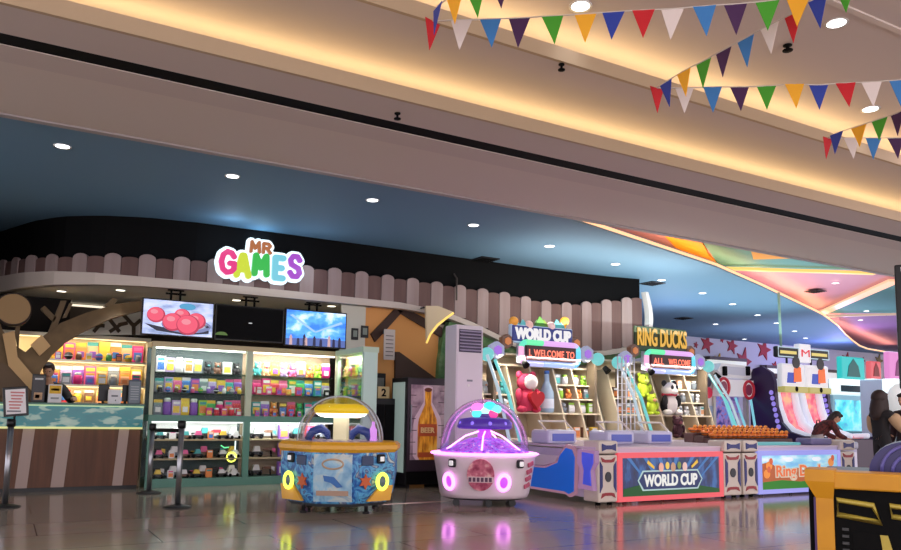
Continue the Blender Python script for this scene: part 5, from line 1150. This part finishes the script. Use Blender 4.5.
for k in range(2):
    x0 = .2 + k * (W * .47); x1 = x0 + W * .25
    MB().loft([[(x0, y - .01, z + .01), (x1, y - .01, z + .01), (x1, y + .03, z - .01), (x0, y + .03, z - .01)] for y, z in lane_c], True, False).build('lane', PINKL, t)
    for x, nm in ((x0 - .09, 0), (x1 + .07, 1)):
        MB().tube([(x, y - .06, z + .05) for y, z in lane_c], [.06, .06, .09, .1, .09, .08, .07], 8).build('lane_rail', mat((225, 228, 245), .35, emit=.35), t)
    MB().tube([(x0 + .02, y - .03, z + .03) for y, z in lane_c], .022, 6).build('lane_light', glow((235, 60, 120), .9), t)
    # score display above each lane
    cx = (x0 + x1) / 2; dm = MB().box((cx, .0, 2.22), (W * .43, .16, .58), .05).build('score_display', mat((236, 236, 240), .4, emit=.3), t)
    MB().prism([(cx - .26, 2.06), (cx + .06, 2.06), (cx + .1, 2.30), (cx - .22, 2.30)], -.086, -.08).build('blue_print', mat((50, 80, 190), .4, emit=.3), dm)
    MB().prism([(cx - .02, 2.08), (cx + .26, 2.10), (cx + .24, 2.42), (cx + .1, 2.5), (cx + .0, 2.38)], -.095, -.08).build('orange_print', mat((235, 110, 40), .4, emit=.4), dm)
    MB().prism(disc(cx + .08, 2.54, .13, .14), -.1, -.08).build('dark_print', mat((30, 25, 30), .4), dm)
    MB().box((cx, -.04, 1.91), (W * .43, .2, .14), .02).build('lamp_bar', mat((150, 140, 90), .4, emit=.4, ecol=(225, 215, 120)), t)
    MB().prism(disc(cx, 1.92, .05, .06), -.15, -.13).build('number_mark', BLACK, t)
    MB().cyl((cx, .1, 2.45), (cx, .1, 2.75), .025).build('sign_post', DARKM, t)
MB().box((W / 2, .08, 2.78), (W * 1.0, .14, .26), .04).build('bar_sign', mat((14, 12, 16), .4), t)
MB().tube([(W * .01, .0, 2.67), (W * .01, .0, 2.89), (W * .99, .0, 2.89), (W * .99, .0, 2.67)], .014, 6, True).build('sign_outline', glow((200, 220, 235), .9), t)
for xx in (.2, .8): MB().bx(W * xx - W * .15, W * xx + W * .15, -.005, .01, 2.74, 2.81).build('sign_print', glow((240, 215, 120), .9), t)
MB().box((W / 2, .05, 2.78), (W * .22, .16, .44), .02).build('sign_centre', mat((235, 235, 240), .4, emit=.4), t)
put_text('sign_letter', 'M', .2, mat((200, 30, 45), .4, emit=.6), t, (W / 2, -.036, 2.78), .004, 0, W * .16, .17)
p = atZ(784, 318, 4.2)
tag(MB().tube([(a[0] + .25, LV + .1, 2.91), (a[0] + .25, LV + .12, 4.19)], .03).build('cable_duct', mat((150, 190, 170), .5)), 'pale green cable duct rising from the twin lane machine to the ceiling', 'cable')

# ---- glowing cyan machines further back
def cyan_machine(px0, px1, v, label, col, header, hcol):
    a = vx(px0, 440, v); c = vx(px1, 440, v); W = c[0] - a[0]; zt = vx(px0, 379, v)[1]
    t = thing('arcade_cabinet', label, 'arcade machine', ((a[0] + c[0]) / 2, v, 0))
    MB().bx(-W / 2, W / 2, 0, .7, 0, zt, .03).build('body', mat((170, 190, 205), .4, emit=.1, ecol=col), t)
    MB().bx(-W * .44, W * .44, -.02, 0, .95, zt - .55).build('screen', noise_mat('cyan_screen', [(.35, (20, 150, 180)), (.5, (70, 215, 225)), (.62, (150, 235, 240)), (.75, (60, 110, 200))], 2.5, 3, .3, emit=.75) if col[0] < 120 else glow(col, .6), t)
    MB().bx(-W * .5, W * .5, -.5, 0, .75, .92, .03).build('console', mat((60, 90, 110), .3), t)
    MB().bx(-W * .45, W * .45, -.35, .0, 0, .75).build('console_base', mat((90, 170, 190), .4, emit=.2), t)
    MB().bx(-W * .52, W * .52, -.25, .1, zt - .42, zt, .03).build('header', mat((235, 250, 250), .4, emit=.8), t)
    MB().bx(-W * .52, W * .5, -.262, -.25, zt - .34, zt - .17).build('header_band', mat((25, 45, 50), .4), t)
    hx = MB().bx(-W * header[1], W * header[2], -.1, .05, zt, zt + header[0], .04); hx.build('top_sign', glow(hcol, .8), t)
    cx = (header[2] - header[1]) / 2 * W; ww = (header[1] + header[2]) / 2 * W
    MB().prism([(cx - ww * .55, zt + .08), (cx + ww * .55, zt + .08), (cx + ww * .4, zt + header[0] * .6), (cx, zt + header[0] * .92), (cx - ww * .4, zt + header[0] * .6)], -.115, -.1).build('sign_print', glow([max(0, k - 110) for k in hcol], .7), t)
    return t
cyan_machine(834, 864, 12.6, 'glowing cyan arcade machine right of the twin lanes', (90, 225, 235), (.62, .3, .5), (40, 215, 215))
cyan_machine(867, 884, 12.6, 'pale arcade machine under a red glowing sign', (190, 200, 230), (.5, .35, .3), (250, 110, 120))
cyan_machine(888, 912, 11.3, 'pink lit arcade machine at the right edge beyond the standing woman', (235, 190, 240), (.7, .5, .5), (250, 150, 225))
t = thing('white_helmet', 'round white glowing arcade shell at the right edge beyond the woman', 'arcade machine', (0, 0, 0)); p = atD(902, 402, 13.6); t.location = (p.x, p.y, 0)
MB().ball((0, 0, p.z), (.26, .26, .34)).build('shell', mat((235, 240, 240), .3, emit=.35), t); MB().cyl((0, 0, 0), (0, 0, p.z - .25), .15).build('stand', mat((190, 200, 205), .4), t)
area('arcade_fill', (19.5, 11.5, 3.6), 3, 2, 60, (.5, .9, 1), (-.2, -.5, -1)); point('arcade_fill', (27, 17.5, 3.3), 160, (.45, .4, 1), .3); point('arcade_fill', (15, 14.5, 3.0), 60, (.75, .7, 1), .3)  # unseen fills added to tint the arcade and the far wall

# ---- star wall
def star(cx, cz, r, ry=None, rot=0, k=.42):
    ry = ry or r; return [(cx + (r if i % 2 == 0 else r * k) * math.sin(rot + PI * i / 5), cz + (ry if i % 2 == 0 else ry * k) * math.cos(rot + PI * i / 5)) for i in range(10)]
RED = mat((168, 30, 48), .6); SY = mat((215, 170, 60), .6); OLV = mat((120, 105, 60), .6)
for x, y, r, m_, lb in [(706, 344, 9, RED, 'large red star high on the wall above the right booth sign'), (731, 346, 8, RED, 'red star near the middle of the pale wall'), (743, 362, 14, RED, 'tall red star low on the wall left of the lanes'), (763, 350, 10, RED, 'broad red star left of the bar sign'), (718, 360, 6.5, SY, 'yellow star on the wall behind the right booth'), (758, 378, 8, RED, 'red star beside the dark purple lane side'), (774, 366, 4.5, RED, 'small red star below the bar sign left end'), (846, 360, 7.5, RED, 'dark red star on the lilac wall right of the lanes'), (862, 361, 3.5, RED, 'tiny red star on the lilac wall'), (878, 361, 6.5, OLV, 'olive star on the lilac wall at right'), (892, 361, 4.5, OLV, 'small olive star at the right end of the wall'), (695, 345, 3, RED, 'tiny red star at the left end of the pale wall'), (721, 340, 2.5, RED, 'tiny dark star high between two red stars')]:
    p = atV(x, y, 19.9); sc_ = p.dot(AY) / F_PX * 1.1
    t = thing('wall_star', lb, 'star', (p.x, 19.9, p.z), 0, 'stars on the far wall')
    MB().prism(star(0, 0, r * sc_ * (1 if r < 13 else .75), r * sc_, .25), -.04, 0).build('face', m_, t)
for (x0_, y0_, x1_, y1_), lb in (((709, 362, 746, 374), 'pale lit sign board on the wall behind the booth end'), ((766, 369, 781, 378), 'small white lit board left of the lanes'), ((824, 373, 836, 386), 'white lit board between the lanes and the cyan machine')):
    a = atV(x0_, y1_, 19.6); c = atV(x1_, y0_, 19.6)
    t = thing('wall_board', lb, 'sign', ((a.x + c.x) / 2, 19.6, a.z)); W = c.x - a.x; H = c.z - a.z
    MB().bx(-W / 2, W / 2, 0, .3, 0, H).build('panel', mat((225, 230, 215), .5, emit=.5), t); MB().bx(-W / 2, W / 2, -.03, .3, H, H + .12).build('top_edge', mat((70, 55, 50), .5), t)

# ================================================================== FOREGROUND MACHINE AT RIGHT
p = atZ(836, 471.5, .9)
YEL = noise_mat('worn_yellow', [(.3, (190, 128, 10)), (.7, (208, 146, 16))], 4, rough=.45)
OLIVE = mat((176, 156, 62), .45)
t = thing('shooting_machine', 'yellow and black arcade machine in the right foreground with a purple hood', 'arcade machine', (p.x, p.y, 0), -PI / 3)
MB().bx(-.16, 1.5, .04, 1.0, .04, .84, .01).build('body', BLACK, t)
cp = MB().loft([[(x0_, y0_, z), (x1_, y0_, z), (x1_, y1_, z), (x0_, y1_, z)] for x0_, x1_, y0_, y1_, z in ((-.15, -.02, -.05, .2, 0), (-.15, -.02, -.05, .2, .26), (-.115, -.02, -.03, .2, .31), (-.115, -.02, -.03, .2, .74), (-.17, -.01, -.06, .22, .84), (-.17, -.01, -.06, .22, .91))], True, False).build('corner_post', YEL, t)
MB().bx(-.13, -.115, -.0, .16, .3, .74).build('side_edge', mat((90, 60, 130), .4), cp)
MB().bx(-.02, 1.5, -.05, .2, .80, .90, .01).build('top_rail', YEL, t)
put_text('rail_print', 'E', .06, BLACK, t, (.375, -.053, .85), .003, .003, None, .055)
MB().bx(-.02, 1.5, -.02, .05, .05, .80).build('front_panel', BLACK, t)
def frame_(pts, w_, nm):
    c = Vector((sum(p_[0] for p_ in pts) / len(pts), sum(p_[1] for p_ in pts) / len(pts)))
    MB().tube([(x, -.025, z) for x, z in pts], w_, 4, True).build(nm, OLIVE, t)
frame_([(.0, .735), (.185, .715), (.225, .62), (.0, .65)], .017, 'olive_frame')
frame_([(.27, .72), (.6, .69), (.6, .63), (.28, .66)], .015, 'olive_frame')
MB().prism([(.215, .55), (.255, .55), (.365, .1), (.24, .1), (.245, .3)], -.03, -.02).build('olive_stripe', OLIVE, t)
MB().prism([(.0, .26), (.04, .26), (.04, .06), (.0, .06)], -.03, -.02).build('olive_stripe', OLIVE, t)
for k in range(7): MB().bx(.02, .055, -.03, -.02, .56 - .04 * k, .575 - .04 * k).build('vent_slat', mat((40, 40, 42), .4), t)
MB().bx(.075, .25, -.026, -.02, .14, .56).build('door', BLACK, t)
MB().bx(-.19, 1.5, -.08, .9, 0, .05).build('kick_plate', mat((150, 90, 60), .4), t)
MB().bx(-.12, 1.5, .1, 1.0, .84, .88, .01).build('deck', mat((60, 50, 55), .4), t)
HP = mat((44, 36, 100), .35)
arcp = [(.16 + .22 * (1 - math.cos(a_)) * 1.0, .88 + .20 * math.sin(a_)) for a_ in (PI / 2 * i / 8 for i in range(9))] + [(1.2, 1.08), (1.3, .88)]
MB().solid([(x, .42, z) for x, z in arcp], (0, .35, 0)).build('hood', HP, t)
for k, dx in enumerate((.07, .13)):
    MB().tube([(.16 + dx + .18 * (1 - math.cos(a_)), .41, .89 + (.17 - .04 * k) * math.sin(a_)) for a_ in (PI / 2 * i / 8 for i in range(9))], .012, 6).build('hood_stripe', mat((105, 98, 170), .35), t)
p2 = atD(893.5, 265, 4.6); lp = Matrix.Rotation(PI / 3, 4, 'Z') @ (p2 - Vector((t.location.x, t.location.y, 0)))
MB().bx(lp.x, lp.x + .9, lp.y, lp.y + .12, 1.40, lp.z, .008).build('screen_housing', BLACKG, t)
put_text('housing_print', 'U', .05, mat((220, 220, 220), .4, emit=.5), t, (lp.x + .05, lp.y - .004, lp.z - .035), .002, .002, None, .035)
MB().bx(lp.x + .45, lp.x + .55, lp.y + .03, lp.y + .09, .88, 1.42).build('housing_post', DARKM, t)
# white ticket counter beyond it
a = atV(850, 442, 9.2); 
t = thing('ticket_stand', 'pale lilac ticket stand behind the yellow machine', 'stand', (a.x, 9.2, 0))
MB().bx(-.22, .22, 0, .4, 0, .72, .03).build('body', mat((190, 185, 215), .4), t); MB().bx(-.22, .22, -.03, .3, .66, .8, .03).build('top', mat((170, 170, 190), .3), t); MB().bx(-.16, .16, -.02, 0, .2, .6).build('panel', mat((215, 210, 228), .4, emit=.15), t)

# ================================================================== PEOPLE
SKIN = mat((198, 150, 122), .55); HAIRD = mat((34, 22, 18), .6)
def skin_mesh(name, joints, bones, mt, parent, sub=2):
    """continuous tapered figure: joints name -> (x, y, z, radius)"""
    names = list(joints); me = bpy.data.meshes.new(name)
    me.from_pydata([joints[n][:3] for n in names], [(names.index(a), names.index(c)) for a, c in bones], [])
    o = bpy.data.objects.new(name, me); C.objects.link(o)
    sk = o.modifiers.new('s', 'SKIN'); sk.use_smooth_shade = True
    for i, n in enumerate(names):
        r = joints[n][3]; r = r if isinstance(r, tuple) else (r, r); me.skin_vertices[0].data[i].radius = r; me.skin_vertices[0].data[i].use_root = (i == 0)
    sb = o.modifiers.new('u', 'SUBSURF'); sb.levels = sub; sb.render_levels = sub
    dg = bpy.context.evaluated_depsgraph_get(); dg.update(); nm = bpy.data.meshes.new_from_object(o.evaluated_get(dg)); bpy.data.objects.remove(o)
    for p_ in nm.polygons: p_.use_smooth = True
    nm.materials.clear(); nm.materials.append(mt); nm.name = name
    r_ = bpy.data.objects.new(name, nm); C.objects.link(r_); r_.parent = parent; return r_
def person(label, loc, rz, J, top, bottom, hair, shoe=(40, 36, 40), sleeve=1.0, hair_fn=None, skin=SKIN):
    """J: joint positions, facing -y in local space"""
    t = thing('person', label, 'person', loc, rz)
    D_ = {k: tuple(v) for k, v in J.items()}
    R_ = dict(pelvis=(.13, .10), spine=(.12, .09), chest=(.145, .10), neck=.05, head0=.07, shoulder=.06, elbow=.042, wrist=.028, palm=.03, hip=.085, knee=.058, ankle=.04, toe=.035)
    jt = {'pelvis': D_['pelvis'] + (R_['pelvis'],), 'spine': D_['spine'] + (R_['spine'],), 'chest': D_['chest'] + (R_['chest'],), 'neck': D_['neck'] + (.048,), 'skull': D_['skull'] + (.06,)}
    bones = [('pelvis', 'spine'), ('spine', 'chest'), ('chest', 'neck'), ('neck', 'skull')]
    for s in 'LR':
        for k in ('shoulder', 'elbow', 'wrist', 'palm', 'hip', 'knee', 'ankle', 'toe'): jt[k + s] = D_[k + s] + (R_[k],)
        bones += [('chest', 'shoulder' + s), ('shoulder' + s, 'elbow' + s), ('elbow' + s, 'wrist' + s), ('wrist' + s, 'palm' + s), ('pelvis', 'hip' + s), ('hip' + s, 'knee' + s), ('knee' + s, 'ankle' + s), ('ankle' + s, 'toe' + s)]
        w_ = Vector(D_['wrist' + s]); pl = Vector(D_['palm' + s]); d = (pl - w_).normalized(); sd = d.cross(Vector((0, 0, 1))); sd = sd.normalized() if sd.length > .1 else Vector((1, 0, 0)); up = sd.cross(d)
        for f in range(4):
            b0 = pl + sd * (.024 - .016 * f); L_ = (.062, .072, .068, .054)[f]
            jt['f%d0%s' % (f, s)] = tuple(b0) + (.0095,); jt['f%d1%s' % (f, s)] = tuple(b0 + d * L_ * .55 - up * .006) + (.0085,); jt['f%d2%s' % (f, s)] = tuple(b0 + d * L_ * .95 - up * .025) + (.007,)
            bones += [('palm' + s, 'f%d0%s' % (f, s)), ('f%d0%s' % (f, s), 'f%d1%s' % (f, s)), ('f%d1%s' % (f, s), 'f%d2%s' % (f, s))]
        th = w_.lerp(pl, .4) + sd * .03; jt['t0' + s] = tuple(th) + (.011,); jt['t1' + s] = tuple(th + d * .035 + sd * .02 - up * .01) + (.009,); bones += [('wrist' + s, 't0' + s), ('t0' + s, 't1' + s)]
    body = skin_mesh('body', jt, bones, skin, t)
    # head with face
    sk = Vector(D_['skull']); hd = Vector(D_.get('face', (0, -1, 0))).normalized(); yaw = math.atan2(hd.x, -hd.y)
    HM = Matrix.Translation(sk + Vector((0, 0, .07))) @ Matrix.Rotation(yaw, 4, 'Z') @ Matrix.Rotation(-math.asin(max(-1, min(1, hd.z))), 4, 'X')
    h = MB(); h.M = HM; h.ball((0, 0, 0), (.075, .092, .115), 20).ball((0, -.03, -.05), (.055, .06, .06), 14).ball((0, -.092, -.015), (.014, .022, .02), 8)
    for s in (-1, 1): h.ball((s * .076, .01, -.01), (.012, .022, .032), 8)
    hd_o = h.build('head', skin, t)
    for s in (-1, 1): e_ = MB(); e_.M = HM; e_.ball((s * .03, -.08, .01), (.013, .012, .009), 8); e_.build('eye', mat((40, 28, 24), .3), hd_o)
    m_ = MB(); m_.M = HM; m_.ball((0, -.085, -.06), (.025, .01, .008), 8); m_.build('mouth', mat((150, 80, 78), .5), hd_o)
    hr = MB(); hr.M = HM; hr.ball((0, .022, .03), (.088, .098, .105), 18).ball((0, -.045, .085), (.07, .05, .035), 12)
    if hair_fn: hair_fn(hr)
    hr.build('hair', hair, t)
    # clothes follow the body: the covered skin, lifted off along its normals
    bone = [(a_, c_, Vector(jt[a_][:3]), Vector(jt[c_][:3])) for a_, c_ in bones]
    upper = {'spine', 'chest', 'neck', 'shoulderL', 'shoulderR'} | ({'elbowL', 'elbowR'})
    def region(p_):
        best = None
        for a_, c_, A, B in bone:
            ab = B - A; k_ = max(0, min(1, (p_ - A).dot(ab) / max(ab.length_squared, 1e-9))); d_ = (p_ - A - ab * k_).length
            if best is None or d_ < best[0]: best = (d_, a_, c_, k_)
        _, a_, c_, k_ = best
        if c_ == 'neck': return 'top' if k_ < .7 else ''
        if c_ in ('spine', 'chest', 'shoulderL', 'shoulderR', 'elbowL', 'elbowR'): return 'top'
        if c_.startswith('wrist'): return 'top' if sleeve > 1 and k_ < .85 else ('top' if k_ < .1 else '')
        if c_.startswith(('hip', 'knee')) : return 'trousers'
        if c_.startswith('ankle'): return 'trousers' if k_ < .85 else ''
        return ''
    bme = body.data; reg = [region(v.co) for v in bme.vertices]
    for nm_, mt_, off in (('trousers', bottom, .012), ('top', top, .018)):
        b = bmesh.new(); b.from_mesh(bme); b.verts.ensure_lookup_table()
        b.normal_update()
        for v in b.verts: v.co += v.normal * off
        bmesh.ops.delete(b, geom=[f for f in b.faces if sum(reg[v.index] == nm_ for v in f.verts) < 2], context='FACES')
        bmesh.ops.delete(b, geom=[v for v in b.verts if not v.link_faces], context='VERTS')
        me = bpy.data.meshes.new(nm_); b.to_mesh(me); b.free(); me.materials.clear(); me.materials.append(mt_)
        o_ = bpy.data.objects.new(nm_, me); C.objects.link(o_); o_.parent = t
    for s_ in 'LR':
        a_ = Vector(D_['ankle' + s_]); z_ = Vector(D_['toe' + s_])
        MB().box((a_ + z_) / 2 + Vector((0, 0, -.005)), (.09, .25, .085), .03).build('shoe', mat(shoe, .5), t)
    return t
def stand(**kw):
    J = dict(pelvis=(0, 0, .92), spine=(0, .01, 1.06), chest=(0, .0, 1.26), neck=(0, .0, 1.42), skull=(0, -.01, 1.50), face=(0, -1, 0))
    for s, n in (('L', -1), ('R', 1)):
        J.update({'shoulder' + s: (n * .18, 0, 1.34), 'elbow' + s: (n * .23, .02, 1.06), 'wrist' + s: (n * .24, -.06, .82), 'palm' + s: (n * .24, -.09, .75), 'hip' + s: (n * .09, 0, .88), 'knee' + s: (n * .10, -.01, .48), 'ankle' + s: (n * .10, .02, .08), 'toe' + s: (n * .105, -.13, .05)})
    J.update(kw); return J
def longhair(h): h.ball((0, .04, .02), (.125, .125, .13), 16); h.loft([[(x * sx, .05 + y * sy, z) for x, y in ((-1, -.5), (-.6, .6), (0, .9), (.6, .6), (1, -.5), (.5, -.2), (-.5, -.2))] for sx, sy, z in ((.11, .10, .08), (.145, .12, -.05), (.165, .13, -.18), (.15, .11, -.28), (.09, .07, -.36))], True, True)
# cashier behind the counter, leaning on an arm
p = atD(48, 400, 12.35)
struct('floor_raised', MB().bx(-.7, 1.8, 13.26, 14.25, 0, .2), mat((70, 60, 55), .6))
person('person with dark hair in a black top leaning behind the counter', (p.x, p.y, .2), FACE + .2, stand(skull=(0, -.1, 1.52), neck=(0, -.06, 1.42), chest=(0, -.02, 1.26), face=(.1, -1, -.35), elbowR=(.36, -.12, 1.12), wristR=(.46, -.32, 1.16), palmR=(.49, -.39, 1.15)), mat((16, 15, 17), .7), mat((30, 30, 38), .7), HAIRD, sleeve=2)
# woman with long hair on the right
p = atD(881, 420, 12.6)
person('woman with long dark hair, black dress and beige sleeves at the right, facing right', (p.x, p.y, 0), FACE + 1.75, stand(face=(.1, -1, -.15), elbowL=(-.25, -.16, 1.10), wristL=(-.2, -.38, 1.03), palmL=(-.18, -.45, 1.02), elbowR=(.28, -.05, 1.07), wristR=(.25, -.26, 1.0), palmR=(.23, -.33, .99)), mat((22, 20, 23), .8), mat((20, 19, 22), .8), mat((44, 27, 22), .6), sleeve=1, hair_fn=longhair)
w_ = [o for o in C.objects if o.get('label', '').startswith('woman with long')][0]
BEI = mat((190, 158, 122), .8)
skin_mesh('sleeve', {'a': (-.2, -.01, 1.33, .11), 'b': (-.26, -.16, 1.10, .09), 'c': (-.21, -.34, 1.04, .065)}, [('a', 'b'), ('b', 'c')], BEI, w_)
skin_mesh('sleeve', {'a': (.19, 0, 1.33, .11), 'b': (.28, -.05, 1.07, .09), 'c': (.255, -.23, 1.01, .065)}, [('a', 'b'), ('b', 'c')], BEI, w_)
# second person half out of the frame beside her
p = atD(905, 430, 12.9)
person('person with a dark top at the right edge, half hidden beside the long haired woman', (p.x, p.y, 0), FACE - 1.2, stand(face=(0, -1, -.2)), mat((44, 20, 26), .8), mat((26, 24, 30), .8), HAIRD, sleeve=2)
# bending person in front of the twin lanes
p = atD(821, 440, 16.2)
person('person with a dark red patterned top bending forward in front of the twin lanes', (p.x, p.y, 0), FACE + PI / 2, stand(pelvis=(0, .12, .86), spine=(0, .04, .99), chest=(0, -.14, 1.12), neck=(0, -.27, 1.18), skull=(0, -.33, 1.21), face=(0, -.75, -.6), shoulderL=(-.18, -.15, 1.15), shoulderR=(.18, -.15, 1.15), elbowL=(-.24, -.24, .92), elbowR=(.24, -.24, .92), wristL=(-.2, -.42, .84), wristR=(.2, -.42, .84), palmL=(-.19, -.49, .83), palmR=(.19, -.49, .83), hipL=(-.09, .12, .82), hipR=(.09, .12, .82), kneeL=(-.1, .0, .45), kneeR=(.1, .02, .45)), noise_mat('red_pattern', [(.4, (60, 22, 24)), (.55, (110, 44, 40)), (.7, (40, 18, 20))], 14, 3, .8), mat((188, 176, 172), .8), HAIRD, sleeve=2, hair_fn=lambda h: h.ball((0, .08, -.08), (.09, .06, .14), 12))
# dark bag on the counter in front of that person
lm = [o for o in C.objects if o.name == 'lane_machine'][0]
t = thing('black_bag', 'small black bag on the front of the lanes, beside the bending person', 'bag', (lm.location.x + .34, LV - .72, .855))
MB().ball((0, 0, .15), (.12, .1, .15)).build('bag', mat((16, 14, 18), .8), t); MB().tube([(-.06, 0, .27), (-.04, 0, .36), (.04, 0, .36), (.06, 0, .27)], .012, 6).build('strap', BLACK, t)
